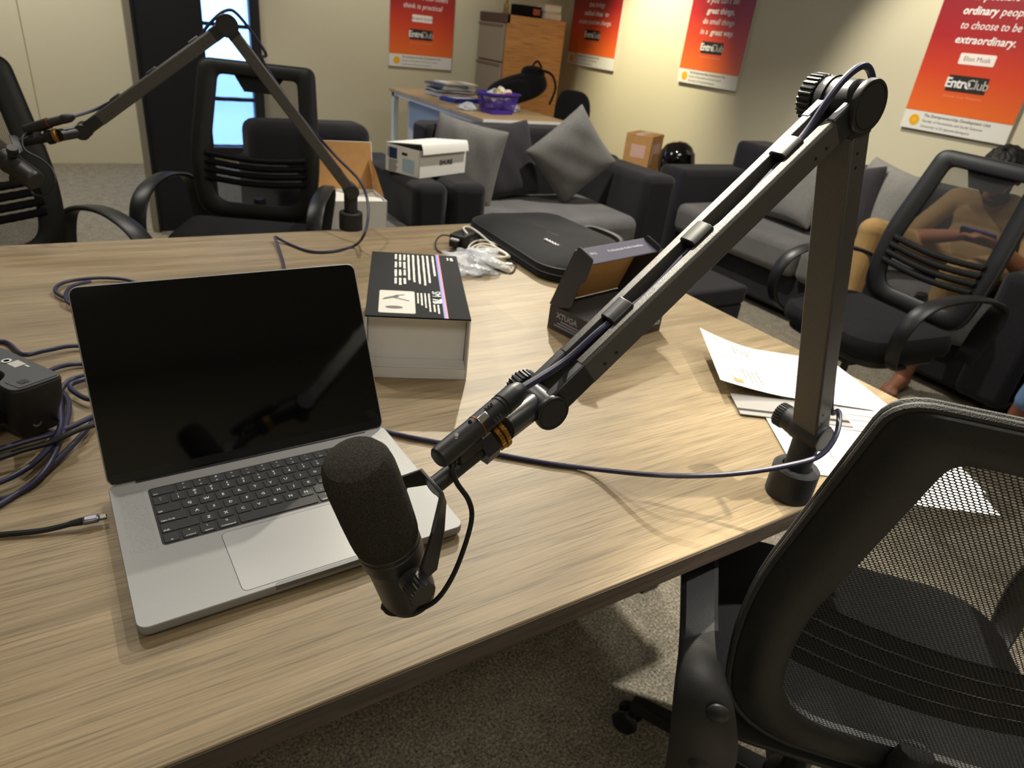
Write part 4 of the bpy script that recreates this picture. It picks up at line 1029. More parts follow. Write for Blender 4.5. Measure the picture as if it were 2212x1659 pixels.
cpts = [pl1-px_*.003, chan(.90, .016), chan(.80, .013), chan(.74, .009), chan(.66, .003), chan(.5, .006), chan(.40, .001), chan(.26, .004), chan(.20, .008), chan(.13, .013),
        NE+u2N*.030+d2N*.014-sN*.004, NE+Vector((.0, 0, .034))-sN*.003, NE+Vector((.022, 0, .024))-sN*.003, NE+Vector((.030, 0, .0))-sN*.003]
low = [NE+Vector((.032, -.002, 0))+d1N*-.05, P(1836, 420, .80), P(1832, 650, .90), P(1822, 830, .965), P(1808, 900, .955), P(1795, 950, .94), P(1765, 985, .925), P(1700, 1006, .915), P(1600, 1023, .91), P(1500, 1028, .905), P(1400, 1026, .905)]
low[1] = NE*.72+(NB+Vector((0, 0, .107)))*.28 + Vector((.026, -.006, 0)); low[2] = NE*.40+(NB+Vector((0, 0, .107)))*.60+Vector((.026, -.006, 0)); low[3] = NE*.10+(NB+Vector((0, 0, .107)))*.90+Vector((.026, -.010, 0))
low[4:] = [P(1812, 890, .905), P(1806, 940, .885), P(1770, 985, .88), P(1700, 1006, .885), P(1600, 1022, .90)]
flat = [P(1500, 1028, .915), P(1400, 1025, .925), tz(1280, 1013, .008), tz(1180, 1000), tz(1080, 982), tz(960, 958), tz(850, 936), tz(760, 905), tz(650, 860), tz(560, 800)]
obj('cord', MB().tube(cpts+low+flat, .0036, 10, 6), BLUEC, tC, world=True)

# far microphone, same make, cut by the left edge
tM2 = thing('microphone', 'far black microphone at the left picture edge beyond the table', 'microphone', P(60, 370, 1.58))
A0f, A1f = P(-45, 300, 1.52), P(78, 392, 1.52)
sc2 = 1.0
dF = .184/(A1f-A0f).length; A0f = A1f+(A0f-A1f)*dF
Qf = P(40, 310, 1.56)
a2, v2, w2, Bc2, R2, k2 = microphone(tM2, A0f, A1f, Qf, FT)
obj('wrist_stub', MB().cyl(FT, P(128, 292, 1.555), .0135, n=18), ARMS, armF, world=True)
axf = (P(45, 308, 1.55)-P(128, 292, 1.555)).normalized()
obj('lock_ring', knob(P(126, 292, 1.555), axf, .0150, .009, BRASS, 20), BRASS, armF, world=True)
obj('hex_nut', MB().lathe([(.0155, 0), (.0155, .014)], P(115, 295, 1.554), axf, 6), BLK, tM2, world=True)
obj('mount_tube', MB().cyl(P(108, 296, 1.553), P(38, 310, 1.55), .0098, n=18), MICM, tM2, world=True)
h0, h1 = P(56, 282, 1.545), P(105, 266, 1.545)
obj('connector_housing', MB().cyl(h0, h1, .0118, n=22), MICM, tM2, world=True)
obj('connector_ring', MB().cyl(h1, h1+(h1-h0).normalized()*.0012, .0122, n=22), MATS['copper_ring'], tM2, world=True)
obj('housing_bracket', MB().bar(P(80, 284, 1.548), P(82, 300, 1.55), .014, .012), MICM, tM2, world=True)
mc = [P(*q) for q in ((58, 286, 1.54), (48, 300, 1.52), (55, 325, 1.51), (90, 345, 1.51), (115, 370, 1.51), (118, 398, 1.51), (100, 420, 1.51), (75, 421, 1.51), (66, 410, 1.515))]
obj('mic_lead', MB().tube(mc, .0024, 8, 5), BLACKC, tM2, world=True)
tC2 = thing('mic_cable', 'dark blue cable along the far arm looping onto the table behind the laptop', 'cable', FB)
p1_ = P(158, 252, 1.555)
obj('plug_body', MB().lathe([(.0098, 0), (.0098, .026), (.0094, .028), (.0104, .032), (.0100, .046), (.0055, .056)], h1, p1_-h1, 20), BLK, tC2, world=True)
def chf(q, l): return FE+d2F*((FT-FE).length*q)+u2F*l
P0F = FB+Vector((0, 0, .107))
c2 = [h1+(p1_-h1).normalized()*.055, chf(.86, .019), chf(.74, .012), chf(.6, .004), chf(.49, .006), chf(.3, .004), chf(.2, .008), chf(.08, .022), FE+Vector((0, 0, .031)), FE+Vector((.03, 0, .022)), FE+d1F*-.09+Vector((.03, 0, .02)),
      FE*.78+P0F*.22+Vector((.014, 0, .012)), FE*.5+P0F*.5+Vector((.008, 0, .008)), FE*.22+P0F*.78+Vector((.02, 0, .012)), P(775, 388, 1.80), P(793, 430, 1.79), P(795, 470, 1.76), P(786, 508, 1.71), tz(765, 531, .006), tz(720, 543), tz(670, 543), tz(625, 527), tz(603, 516, .01), tz(594, 512, .014), tz(600, 530, .008), tz(612, 570), tz(616, 620), tz(600, 680)]
obj('cord', MB().tube(c2, .0036, 8, 6), BLUEC, tC2, world=True)
# ------------------------------------------------------------------ black and white microphone carton, open end towards the viewer
t = thing('microphone_carton', 'black printed microphone carton lying open beside the laptop screen', 'box', (.078, .580, TZ), math.radians(-23))
CW, CL, CH = .176, .345, .115
CARDI = mat('white_card_inside', '#dedcd8', .7)
def panel(nm, a0, a1, b0, b1, c0, c1, m): return obj(nm, MB().box(a0, a1, b0, b1, c0, c1), m, t, bevel=.0008, seg=1)
tp_ = panel('top_panel', 0, CW, 0, CL, CH-.003, CH, CARDK)
obj('top_lining', MB().box(.001, CW-.001, .001, CL-.001, CH-.0036, CH-.003), CARDI, tp_)
panel('bottom_panel', 0, CW, 0, CL, 0, .003, CARDI); panel('side_panel', 0, .003, 0, CL, .003, CH-.003, mat('white_gloss_card', '#dfe3ea', .25)); panel('side_panel', CW-.003, CW, 0, CL, .003, CH-.003, CARDI)
panel('end_panel', 0, CW, CL-.003, CL, .003, CH-.003, CARDI); panel('inner_tray', .004, CW-.004, .035, .040, .003, CH-.004, CARDI)
panel('front_lip', .003, CW-.003, .001, .034, .020, .022, CARDI); panel('front_lip', .003, CW-.003, .0, .002, .003, .020, CARDI)
# print on top: text runs from the far edge towards the viewer, letter tops to the right
PM = frame((0, -1, 0), (1, 0, 0), (0, 0, 1), (0, CL, CH+.0002))
def strip(mb, u0, u1, v0, v1): return mb.prism([(u0, v0), (u1, v0), (u1, v1), (u0, v1)], 0, .0002, PM)
obj('blue_stripe', strip(MB(), .0, CL, .1305, .1345), mat('blue_ink', '#2c46b4', .5), tp_); obj('red_stripe', strip(MB(), .0, CL, .1345, .1375), mat('red_ink', '#d8485c', .5), tp_)
rnd = random.Random(4); para = MB()
def wline(u0, u1, v, h):
    u = u0
    while u < u1-.004:
        w_ = rnd.uniform(.006, .018); e = min(u+w_, u1); strip(para, u, e, v-h/2*rnd.uniform(.8, 1.1), v+h/2*rnd.uniform(.8, 1.1)); u = e+.0012
for k, (v, u1) in enumerate(((.124, .135), (.113, .175), (.104, .190), (.094, .185), (.084, .175), (.0745, .165))): wline(.012, u1, v, .0042)
for gidx in range(4):
    for k in range(3): wline(.012+.048*gidx, .012+.048*gidx+(.03, .034, .026)[(k+gidx) % 3]+.006, .066-.0085*k, .0045)
for k in range(4): wline(.232, .318-.012*k, .108-.0065*k if k > 0 else .1085, .003)
wline(.018, .036, .163, .006); wline(.018, .034, .155, .0035); wline(.285, .325, .123, .003); wline(.285, .318, .116, .003)
o = obj('small_print', para, mat('cream_ink', '#cfccc0', .6), tp_, smooth=False); o['kind'] = 'stuff'
obj('model_lettering', join(text_mb('SM', .022, PM @ Matrix.Translation((.233, .1215, .0002)), align='CENTER'), text_mb('7B', .022, PM @ Matrix.Translation((.268, .1215, .0002)), bold=.03)), WHITEP, tp_, smooth=False)
obj('picture_field', MB().prism(rrect(.105, .062, .004, 3, .278, .052), 0, .0002, PM), mat('pale_grey_ink', '#b4b4a8', .6), tp_)
mm = MB().prism([(.262, .030), (.272, .026), (.256, .056), (.248, .052)], .0002, .0004, PM).prism([(.258, .048), (.262, .046), (.275, .072), (.272, .074)], .0002, .0004, PM).prism([(.252, .05), (.249, .047), (.243, .062), (.246, .066)], .0002, .0004, PM)
el = [(.305+.0065*math.cos(a), .047+.015*math.sin(a)) for a in (2*PI*k/20 for k in range(20))]
mm.prism(el, .0002, .0004, PM); obj('picture_silhouette', mm, BLACKI, tp_, smooth=False)
bl = MB(); strip(bl, .238, .262, .071, .0745); obj('picture_caption', bl.xf(Matrix.Translation((0, 0, .0002))), WHITEP, tp_)

# ------------------------------------------------------------------ audio interface carton with raised lid
t = thing('interface_carton', 'small black audio interface carton with raised lid behind the boom arm', 'box', (Zp(1283, 760, TZ).x, Zp(1283, 760, TZ).y, TZ), math.radians(11))
BW, BD, BH = .220, .135, .054
CK2 = mat('charcoal_card', '#26262b', .5); CK3 = mat('purple_grey_card', '#4c4a5c', .5)
obj('front_wall', MB().box(0, BW, 0, .003, 0, BH), CK2, t, bevel=.0008); obj('back_wall', MB().box(0, BW, BD-.003, BD, 0, BH), CK2, t, bevel=.0008)
obj('side_wall', MB().box(0, .003, 0, BD, 0, BH), CK2, t, bevel=.0008); obj('side_wall', MB().box(BW-.003, BW, 0, BD, 0, BH), CK2, t, bevel=.0008)
obj('floor_panel', MB().box(0, BW, 0, BD, 0, .003), CARDB, t)
obj('insert_tray', MB().box(.004, BW-.004, .004, BD-.004, BH-.008, BH-.005), mat('grey_card', '#5d5f60', .6), t)
lm = Matrix.Translation((0, BD, BH)) @ Matrix.Rotation(math.radians(-70), 4, 'X')     # lid hinged at the back edge, not quite upright
ld_ = obj('lid', MB().box(0, BW, -BD, 0, 0, .003).xf(lm), CK2, t, bevel=.0008)
obj('lid_lining', MB().box(.002, BW-.002, -BD+.002, -.002, -.0008, 0).xf(lm), CARDB, ld_)
obj('front_flap', MB().box(0, BW, -BD-.003, -BD, -.045, .003).xf(lm), CK3, ld_, bevel=.0008)
wing = rpoly([(0, 0), (-.135, 0), (-.150, .002), (-.150, .046), (-.100, .052), (-.085, .043), (-.030, .050), (-.008, .02)], .006, 3)
for x in (.0, BW-.002):
    W_ = lm @ frame((0, 1, 0), (0, 0, -1), (-1, 0, 0), (x+.002 if x == 0 else x+.002, 0, 0))
    obj('side_flap', MB().prism(wing, 0, .002, W_), CK2, ld_)
obj('brand_lettering', text_mb('XTUGA', .017, frame((0, -1, 0), (0, 0, 1), (-1, 0, 0), (-.0005, BD*.62, .038)), bold=.03), mat('dim_print', '#8d8d98', .6), t, smooth=False)
sp_ = MB()
for k in range(3): sp_.box(-.0006, -.0002, BD*.36, BD*.86-.008*k, .014+.006*k, .0165+.006*k)
o = obj('small_print', sp_, MATS['dim_print'], t); o['kind'] = 'stuff'
FF = frame((1, 0, 0), (0, 0, 1), (0, -1, 0), (BW*.98, -.0006, 0))
obj('product_lettering', join(text_mb('PROFESSIONAL', .0115, FF @ Matrix.Translation((-.085, .036, 0)), bold=.03, align='LEFT', shear=.1).xf(Matrix()), text_mb('HIGH QUALITY AUDIO INTERFACE', .0115, FF @ Matrix.Translation((-.004, .023, 0)), bold=.03, align='RIGHT', shear=.1, space=.9)), WHITEP, t, smooth=False)
FT_ = lm @ frame((1, 0, 0), (0, 0, 1), (0, -1, 0), (0, -BD-.0036, 0))
obj('flap_lettering', join(text_mb('Professional Audio Interface', .010, FT_ @ Matrix.Translation((BW*.62, -.018, 0)), bold=.02), text_mb('PRO', .010, FT_ @ Matrix.Translation((.035, -.018, 0)), bold=.02)), mat('flap_print', '#b8b6c4', .6), t, smooth=False)

# ------------------------------------------------------------------ laptop bag, charger, leads, bubble wrap
t = thing('laptop_bag', 'flat black laptop bag lying at the far right corner of the table', 'bag', (.86, 1.12, TZ))
ol = rpoly([(-.165, .24), (-.10, .285), (.125, .285), (.16, .25), (.155, -.11), (-.03, -.215), (-.14, -.245), (-.185, -.19)], [.05, .06, .05, .04, .06, .1, .05, .06], 5)
rings = []
for sc, z in ((.96, 0), (1, .006), (1.0, .028), (.985, .036), (.93, .044), (.75, .052), (.4, .056), (.1, .057)):
    rings.append([Vector((x*sc, y*sc, z + (.006*math.sin(9*x)*math.cos(7*y) if z > .04 else 0))) for x, y in ol])
bag = obj('body', MB().rings(rings), BAGM, t)
obj('zipper', MB().tube([(x*1.003, y*1.003, .020) for x, y in ol] + [(ol[0][0]*1.003, ol[0][1]*1.003, .020)], .0022, 6), BLACKC, t)
obj('piping', MB().tube([(x*.985, y*.985, .0365) for x, y in ol] + [(ol[0][0]*.985, ol[0][1]*.985, .0365)], .0022, 6), BLACKC, t)
obj('pocket_seam', MB().tube([(-.07, .265, .045), (-.045, .15, .053), (-.02, 0, .054), (0, -.12, .05), (.01, -.17, .042)], .0022, 6, 5), BLACKC, t)
obj('handle', MB().tube([(.145, .10, .030), (.19, .09, .036), (.205, .0, .036), (.185, -.06, .034), (.148, -.07, .030)], .009, 8, 5), BLACKC, t)
sq = MB()
for k in range(6): sq.tube([(-.085+.002*k, -.045-.011*k, .0560-.0008*k), (-.079+.002*k, -.049-.011*k, .0575-.0008*k), (-.083+.002*k, -.054-.011*k, .0558-.0008*k)], .0022, 6, 3)
o = obj('logo_stitching', sq, WHITEP, t); o['kind'] = 'stuff'
t = thing('power_adapter', 'black power adapter beside the laptop bag', 'adapter', Zp(1003, 528, TZ), .55)
obj('brick', MB().box(-.045, .045, -.026, .026, 0, .036), BLK, t, bevel=.006, seg=3)
obj('rating_plate', MB().box(-.02, .03, -.0265, -.026, .01, .028), mat('grey_plate', '#3a3c40', .4), t)
obj('plug_pins', MB().box(-.068, -.045, -.012, .012, .006, .026), BLK, t, bevel=.004)
obj('plug_pins', MB().box(-.062, -.050, -.013, .013, .022, .028), GREYP, t, bevel=.002)
def pz(*q): return [tz(a, b_, h) for a, b_, h in q]
cable('adapter_lead', 'thin black adapter lead curling left of the power adapter', pz((975, 510, .02), (955, 508, .02), (942, 520, .012), (942, 536, .004), (955, 545, .004), (985, 540, .004), (1010, 545, .004), (1060, 575, .003), (1100, 590, .003), (1113, 578, .004), (1112, 568, .004), (1095, 560, .004)), .0022, BLACKC)
wc = [(1010, 505, .05), (1001, 493, .045), (1012, 490, .045), (1030, 500, .04), (1060, 525, .02), (1085, 545, .012), (1105, 555, .008), (1108, 551, .012), (1085, 535, .014), (1050, 520, .018), (1025, 522, .014), (1012, 537, .008), (1030, 548, .006), (1070, 552, .008), (1100, 556, .010), (1090, 545, .018), (1055, 528, .02), (1028, 530, .016), (1018, 540, .010), (1040, 552, .010), (1080, 556, .012), (1096, 552, .014), (1075, 540, .02), (1040, 532, .018), (1030, 540, .012), (1050, 556, .006), (1075, 566, .004), (1098, 571, .005)]
t = thing('white_cable', 'bundle of white charging cable in front of the laptop bag', 'cable', tz(1060, 545))
obj('cord', MB().tube(pz(*wc), .0026, 8, 5), mat('white_rubber', '#dedacb', .5), t, world=True)
obj('plug', MB().bar(tz(1092, 570.5, .006), tz(1107, 571.5, .006), .011, .007), CERAMIC, t, world=True, bevel=.002)
WRAP = mat('bubble_film', '#e8ecf2', .12, spec=.8, alpha=.42)
rw = random.Random(11)
wrap_c = Zp(1012, 580, TZ)
crumple('bubble_wrap', 'crumpled clear bubble wrap between the black carton and white cable', 'bubble wrap', (wrap_c.x, wrap_c.y, TZ+.001), .085, .060, .030, WRAP, 21, .42, 60, 34)
t = thing('cable_end', 'small black plug lying near the right table edge', 'plug', tz(1440, 640))
obj('plug', MB().bar(tz(1432, 640, .010), tz(1455, 638, .010), .018, .016), BLK, t, world=True, bevel=.003); obj('tip', MB().bar(tz(1418, 637, .012), tz(1434, 637, .012), .010, .008), GREYP, t, world=True, bevel=.002)
obj('cord', MB().tube(pz((1420, 637, .008), (1400, 640, .004), (1380, 648, .003)), .0022, 6, 4), GREYP, t, world=True)

# ------------------------------------------------------------------ loose papers
INK = mat('faint_ink', '#8f8d8a', .7); INKO = mat('orange_ink', '#c88a5a', .7)
def sheet(label, c0, dx, dy, w, h, z, curl=None, marks=None, m=PAPER, name='paper_sheet', seed=1):
    dx, dy = Vector((dx[0], dx[1], 0)).normalized(), Vector((dy[0], dy[1], 0)).normalized(); c0 = Vector((c0[0], c0[1], 0))
    t = thing(name, label, 'paper', (c0.x, c0.y, TZ), 0, group='loose papers by the boom arm')
    hf = lambda u, v: z + (curl(u, v) if curl else .0006*math.sin(5*u+3*v))
    def f(u, v, o=0): return dx*(w*u)+dy*(h*v)+Vector((0, 0, hf(u, v)+o))
    obj('sheet', join(MB().grid(lambda u, v: f(u, v), 24, 18), MB().grid(lambda u, v: f(u, v, -.0003), 24, 18)), m, t)
    if marks:
        rn = random.Random(seed); mk = MB()
        for (u0, v0, u1, v1, n_, vert) in marks:
            for k in range(n_):
                if vert: uu = u0+(u1-u0)*k/max(1, n_-1); a_, b_ = (uu, v0), (uu+.012, v0+(v1-v0)*rn.uniform(.5, 1))
                else: vv = v0+(v1-v0)*k/max(1, n_-1); a_, b_ = (u0, vv), (u0+(u1-u0)*rn.uniform(.6, 1), vv+.010)
                mk.add([f(a_[0], a_[1], .0006), f(b_[0], a_[1], .0006), f(b_[0], b_[1], .0006), f(a_[0], b_[1], .0006)], [(0, 1, 2, 3)])
        o = obj('writing', mk, INK, t, smooth=False); o['kind'] = 'stuff'
    return t
L_, S_ = (.83, -.56), (-.56, -.83)
sheet('sheet in the middle of the paper pile, overhanging the table edge', (1.03, .335), (-.37, -.93), (-.93, .37), .297, .21, .0012, None, [(.1, .2, .5, .8, 9, False)], seed=3)
sheet('handwritten sheet at the bottom left of the paper pile', (.700, .245), L_, S_, .297, .215, .0022, None, [(.25, .15, .85, .85, 12, False), (.3, .1, .9, .1, 1, False)], seed=5)
sheet('sheet sticking out over the front table edge under the chair back', (.784, -.139), (-.82, .57), (.60, .80), .21, .297, .0032, None, [(.2, .3, .8, .9, 10, False)], seed=8)
t = thing('grey_envelope', 'grey envelope with black stripe peeking out under the curled sheet', 'paper', (.672, .232, TZ))
en = frame((.83, -.56, 0), (.56, .83, 0), (0, 0, 1))
obj('envelope', MB().box(-.03, .17, -.025, .05, .0036, .0052).xf(en), mat('grey_paper', '#8e8b86', .7), t); obj('stripe', MB().box(-.03, .17, -.012, -.004, .0052, .0055).xf(en), BLACKI, t)
crl = lambda u, v: .034*max(0, 1-u/.45)**1.6*(.55+.45*(1-v)) + .004*math.sin(3*u+1) + .012*math.exp(-((v-1)/.15)**2)*math.sin(6*u)*0
cs = sheet('curled printed sheet lifting at its left end on top of the pile', (.772, .478), L_, S_, .297, .21, .0085, crl, [(.08, .1, .16, .85, 3, False), (.22, .12, .34, .3, 5, True), (.30, .25, .95, .8, 7, False), (.45, .05, .95, .2, 3, False), (.2, .62, .3, .9, 4, True)], seed=9)
obj('orange_mark', MB().add([Vector((L_[0]*.297*u+S_[0]*.21*v, L_[1]*.297*u+S_[1]*.21*v, .0095+crl(u, v))) for u, v in ((.10, .88), (.17, .86), (.17, .93), (.11, .94))], [(0, 1, 2, 3)]), INKO, cs)

# ------------------------------------------------------------------ camera lying upside down at the left edge, and the cable coil
c1, c3 = Zp(137, 810, TZ+.098), Zp(0, 748, TZ+.098)
ex = (c1-c3); ex.z = 0; ex.normalize(); ey = Vector((ex.y, -ex.x, 0))                # ey points to the viewer's side (lens side)
if ey.dot(CAM-c1) < 0: ey = -ey
t = thing('photo_camera', 'black photo camera lying upside down with its lens at the left edge', 'camera', (c1.x, c1.y, TZ), frame(ex, -ey, (0, 0, 1)).to_3x3())
CB = mat('camera_black', '#161617', .55, bump=.3, bscale=1200)
CBs = mat('camera_base_plate', '#26272a', .5, bump=.1, bscale=900)
body = rpoly([(0, 0), (-.135, 0), (-.135, -.040), (-.050, -.040), (-.036, -.062), (-.006, -.062), (0, -.050)], [.008, .008, .008, .02, .012, .012, .01], 4)
obj('body', MB().rings([[Vector((x*sx-dx, y*sy, z)) for x, y in body] for sx, dx, sy, z in ((.74, .036, .75, .008), (.80, .028, .85, .03), (.95, .007, .96, .065), (1, 0, 1, .096))]), CB, t, bevel=.003, seg=2)
obj('base_plate', MB().prism([(x*.985-.001, y*.97-.001) for x, y in body], .0955, .0985), CBs, t, bevel=.001)
obj('battery_door', MB().prism(rpoly([(-.045, -.004), (-.004, -.004), (-.005, -.052), (-.033, -.054), (-.042, -.035)], .004, 3), .0985, .0992), CBs, t)
obj('door_latch', MB().box(-.022, -.012, -.045, -.035, .0992, .0998), CB, t)
obj('rating_label', join(MB().box(-.078, -.060, -.024, -.010, .0985, .0989), MB().box(-.058, -.050, -.014, -.011, .0985, .0989)), GREYP, t)
obj('tripod_socket', MB().lathe([(.006, 0), (.006, .001), (.0035, .001), (.0035, 0)], (-.085, -.02, .0985), (0, 0, 1), 18), STEEL, t)
obj('prism_hump', MB().box(-.11, -.055, -.045, -.01, .0, .02), CB, t, bevel=.008, seg=3)
lens = obj('lens', MB().lathe([(.030, 0), (.034, .002), (.034, .018), (.036, .020), (.0365, .046), (.0375, .050), (.0375, .085), (.036, .088), (.033, .088), (.031, .080)], (-.088, -.038, .052), (0, -1, 0), 40), CB, t)
ribs = MB()
for k in range(40):
    a = 2*PI*k/40; ribs.obox(Vector((-.088, -.038-.067, .052))+Vector((math.cos(a), 0, math.sin(a)))*.0378, Vector((-math.sin(a), 0, math.cos(a)))*.0016, Vector((0, .013, 0)), Vector((math.cos(a), 0, math.sin(a)))*.0009)
obj('focus_ring', ribs, BLACKC, lens); obj('front_glass', MB().lathe([(.031, 0), (.02, .004), (.001, .006)], (-.088, -.038-.074, .052), (0, -1, 0), 30), GLOSSK, lens)
obj('mount_ring', MB().lathe([(.0345, 0), (.0348, .002), (.0345, .004)], (-.088, -.042, .052), (0, -1, 0), 36, cap=False), mat('orange_ring', '#d0581c', .4), lens)
obj('strap_lug', MB().lathe([(.006, 0), (.006, .003), (.004, .003), (.004, 0)], (-.031, -.03, .03), (1, 0, 0), 14), STEEL, t)
coil = [(-70, 1125, 0), (0, 1090, 0), (70, 1043, 0), (130, 988, .004), (172, 945, .006), (205, 908, .004), (245, 880, 0), (262, 840, 0), (240, 800, 0), (176, 786, .002), (120, 795, .004), (100, 815, .004), (125, 838, .004), (146, 862, .004), (148, 892, .006), (138, 930, .010), (118, 980, .010), (92, 1022, .006), (50, 1060, .0), (-10, 1078, 0), (-50, 1040, 0), (-30, 985, .004), (40, 958, .008), (120, 935, .012), (190, 905, .010), (250, 872, .004), (290, 830, 0), (270, 768, 0), (172, 747, .004), (100, 757, .006), (50, 766, .004), (20, 743, .0), (0, 738, .0), (-50, 742, 0)]
cable('coiled_cable', 'coiled dark blue cable between the camera and the laptop screen', [tz(a, b_, .004+h) for a, b_, h in coil], .0038, BLUEC, 7, 10)
coil2 = [(-60, 1062, .004), (30, 1028, .008), (90, 985, .012), (128, 930, .014), (130, 880, .010), (132, 845, .006), (150, 822, .006), (178, 812, .006), (215, 805, .004), (235, 830, .004), (200, 862, .006), (165, 850, .006), (152, 832, .010), (185, 818, .010), (230, 800, 0)]
cable('coiled_cable', 'second dark blue cable crossing under the coil beside the camera', [tz(a, b_, .005+h) for a, b_, h in coil2], .0038, BLUEC, 7, 10)
coil3 = [(-60, 1010, .004), (40, 975, .010), (110, 955, .014), (170, 928, .014), (215, 915, .008), (250, 905, .004)]
cable('coiled_cable', 'short straight run of dark blue cable on top of the coil', [tz(a, b_, .010+h) for a, b_, h in coil3], .0038, BLACKC, 7, 10)
loop = [(170, 651, .0), (140, 643, .002), (120, 630, .004), (125, 617, .004), (150, 607, .004), (200, 601, .003), (245, 601, .002), (290, 609, 0), (360, 640, 0), (380, 680, 0), (300, 700, 0), (200, 680, 0), (150, 655, .006), (142, 638, .008), (150, 622, .008), (170, 613, .008), (195, 608, .006)]
cable('cable_loop', 'loop of dark blue cable showing past the top left of the laptop screen', [tz(a, b_, .005+h) for a, b_, h in loop], .0036, BLUEC, 7, 10)

# ------------------------------------------------------------------ people
def human(name, label, J, cloth, hair_col, group=None, beard=True):
    """J: joints in world space; one continuous remeshed body, clothing regions by nearest limb"""
    t = thing(name, label, 'person', (J['pelvis'].x, J['pelvis'].y, 0))
    caps = []   # p0, p1, r0, r1, region
    def cp(a, b_, ra, rb, reg): caps.append((Vector(a), Vector(b_), ra, rb, reg))
    pv, ch, nk, hd = J['pelvis'], J['chest'], J['neck'], J['head']
    lat = (J['shL']-J['shR']).normalized(); fw = J['fwd'].normalized()
    cp(pv-lat*.06, pv+lat*.06, .118, .118, 'pants'); cp(pv+(ch-pv)*.2-lat*.035, pv+(ch-pv)*.2+lat*.035, .125, .125, 'shirt')
    cp(pv+(ch-pv)*.55-lat*.045, pv+(ch-pv)*.55+lat*.045, .118, .118, 'shirt'); cp(ch-lat*.07, ch+lat*.07, .112, .112, 'shirt')
    cp(J['shL']-lat*.02, J['shR']+lat*.02, .062, .062, 'shirt'); cp(ch+(nk-ch)*.6-lat*.05, ch+(nk-ch)*.6+lat*.05, .075, .075, 'shirt')
    cp(nk-Vector((0, 0, .03)), hd-Vector((0, 0, .06)), .054, .052, 'skin')
    for s, sg in (('L', 1), ('R', -1)):
        cp(J['sh'+s], J['el'+s], .056, .043, 'shirt'); m_ = J['el'+s]*.62+J['ha'+s]*.38
        cp(J['el'+s], m_, .041, .038, 'skin'); cp(m_, J['ha'+s], .037, .026, 'skin')
        d = (J['ha'+s]-J['el'+s]).normalized(); tgt = J['grip']-J['ha'+s] if J.get('grip') else d
        d = (d+tgt.normalized()*.4).normalized(); sd = d.cross(Vector((0, 0, 1))).normalized(); up_ = sd.cross(d)
        pm = J['ha'+s]+d*.045; cp(J['ha'+s]+d*.01-sd*.016, pm-sd*.026, .015, .013, 'skin'); cp(J['ha'+s]+d*.01+sd*.016, pm+sd*.026, .015, .013, 'skin'); cp(J['ha'+s], pm, .018, .014, 'skin')
        inn_ = -lat*sg
        for k in range(4):
            b0 = pm+d*.018+sd*(-.030+.020*k); ln = (.036, .042, .040, .030)[k]
            k1 = b0+(d*.8-up_*.35).normalized()*ln; k2 = k1+(inn_*.5-up_*.6+d*.1).normalized()*ln*.7
            cp(b0-d*.012, k1, .0092, .0085, 'skin'); cp(k1, k2, .0085, .0075, 'skin')
        tb = J['ha'+s]+d*.02+inn_*.026; cp(J['ha'+s]+inn_*.012, tb, .012, .010, 'skin'); cp(tb, tb+(d+inn_*.2+up_*.3).normalized()*.038, .0098, .008, 'skin')
        cp(J['hip'+s], J['kn'+s], .088, .066, 'pants'); cp(J['kn'+s], J['kn'+s]*.5+J['an'+s]*.5, .064, .056, 'pants'); cp(J['kn'+s]*.5+J['an'+s]*.5, J['an'+s]+(J['kn'+s]-J['an'+s])*.18, .056, .050, 'pants')
        cp(J['an'+s]+(J['kn'+s]-J['an'+s])*.2, J['an'+s], .042, .036, 'skin')
        ft = J['toe'+s]-J['an'+s]; fh = Vector((ft.x, ft.y, 0)).normalized(); sdf = Vector((-fh.y, fh.x, 0)); an = J['an'+s]; z0 = .03
        cp(Vector((an.x, an.y, .035))-fh*.04, Vector((an.x, an.y, .035)), .032, .036, 'skin'); cp(Vector((an.x, an.y, .05)), Vector((J['toe'+s].x, J['toe'+s].y, .024))-fh*.06, .038, .026, 'skin')
        cp(Vector((J['toe'+s].x, J['toe'+s].y, .022))-fh*.07-sdf*.022, Vector((J['toe'+s].x, J['toe'+s].y, .02))-fh*.05+sdf*.02, .022, .018, 'skin')
        for k in range(5):
            tb = Vector((J['toe'+s].x, J['toe'+s].y, .018))-fh*(.045)+sdf*(-.032+.016*k); cp(tb, tb+fh*(.040-.005*k), .011-.0008*k, .0095-.0008*k, 'skin')
    mb = MB()
    def capsule(a, b_, ra, rb, n=14, m=5):
        d = (b_-a); L = d.length; d = d.normalized() if L > 1e-6 else Vector((0, 0, 1)); pr = []
        for i in range(m+1): q = -PI/2+PI/2*i/m; pr.append((max(ra*math.cos(q), 1e-4), ra*math.sin(q)))
        for i in range(m+1): q = PI/2*i/m; pr.append((max(rb*math.cos(q), 1e-4), L+rb*math.sin(q)))
        mb.lathe(pr, a, d, n)
    for a, b_, ra, rb, rg in caps: capsule(a, b_, ra, rb)
    # head: skull, jaw, nose, brow, ears in a frame that faces where the person looks
    hf = J['look'].normalized(); hl = Vector((0, 0, 1)).cross(hf).normalized(); hu = hf.cross(hl)
    HM = frame(hl, hf, hu)
    hp = lambda x, y, z: hd+hl*x+hf*y+hu*z
    mb.ell(hp(0, -.008, .03), .076, .094, .088, HM, 20, 12); mb.ell(hp(0, .018, -.035), .062, .070, .080, HM, 18, 12); mb.ell(hp(0, .045, -.085), .034, .034, .026, HM, 14, 8)
    capsule(hp(0, .084, .008), hp(0, .104, -.032), .010, .015); capsule(hp(-.035, .076, .022), hp(.035, .076, .022), .012, .012); capsule(hp(-.018, .082, -.062), hp(.018, .082, -.062), .010, .010)
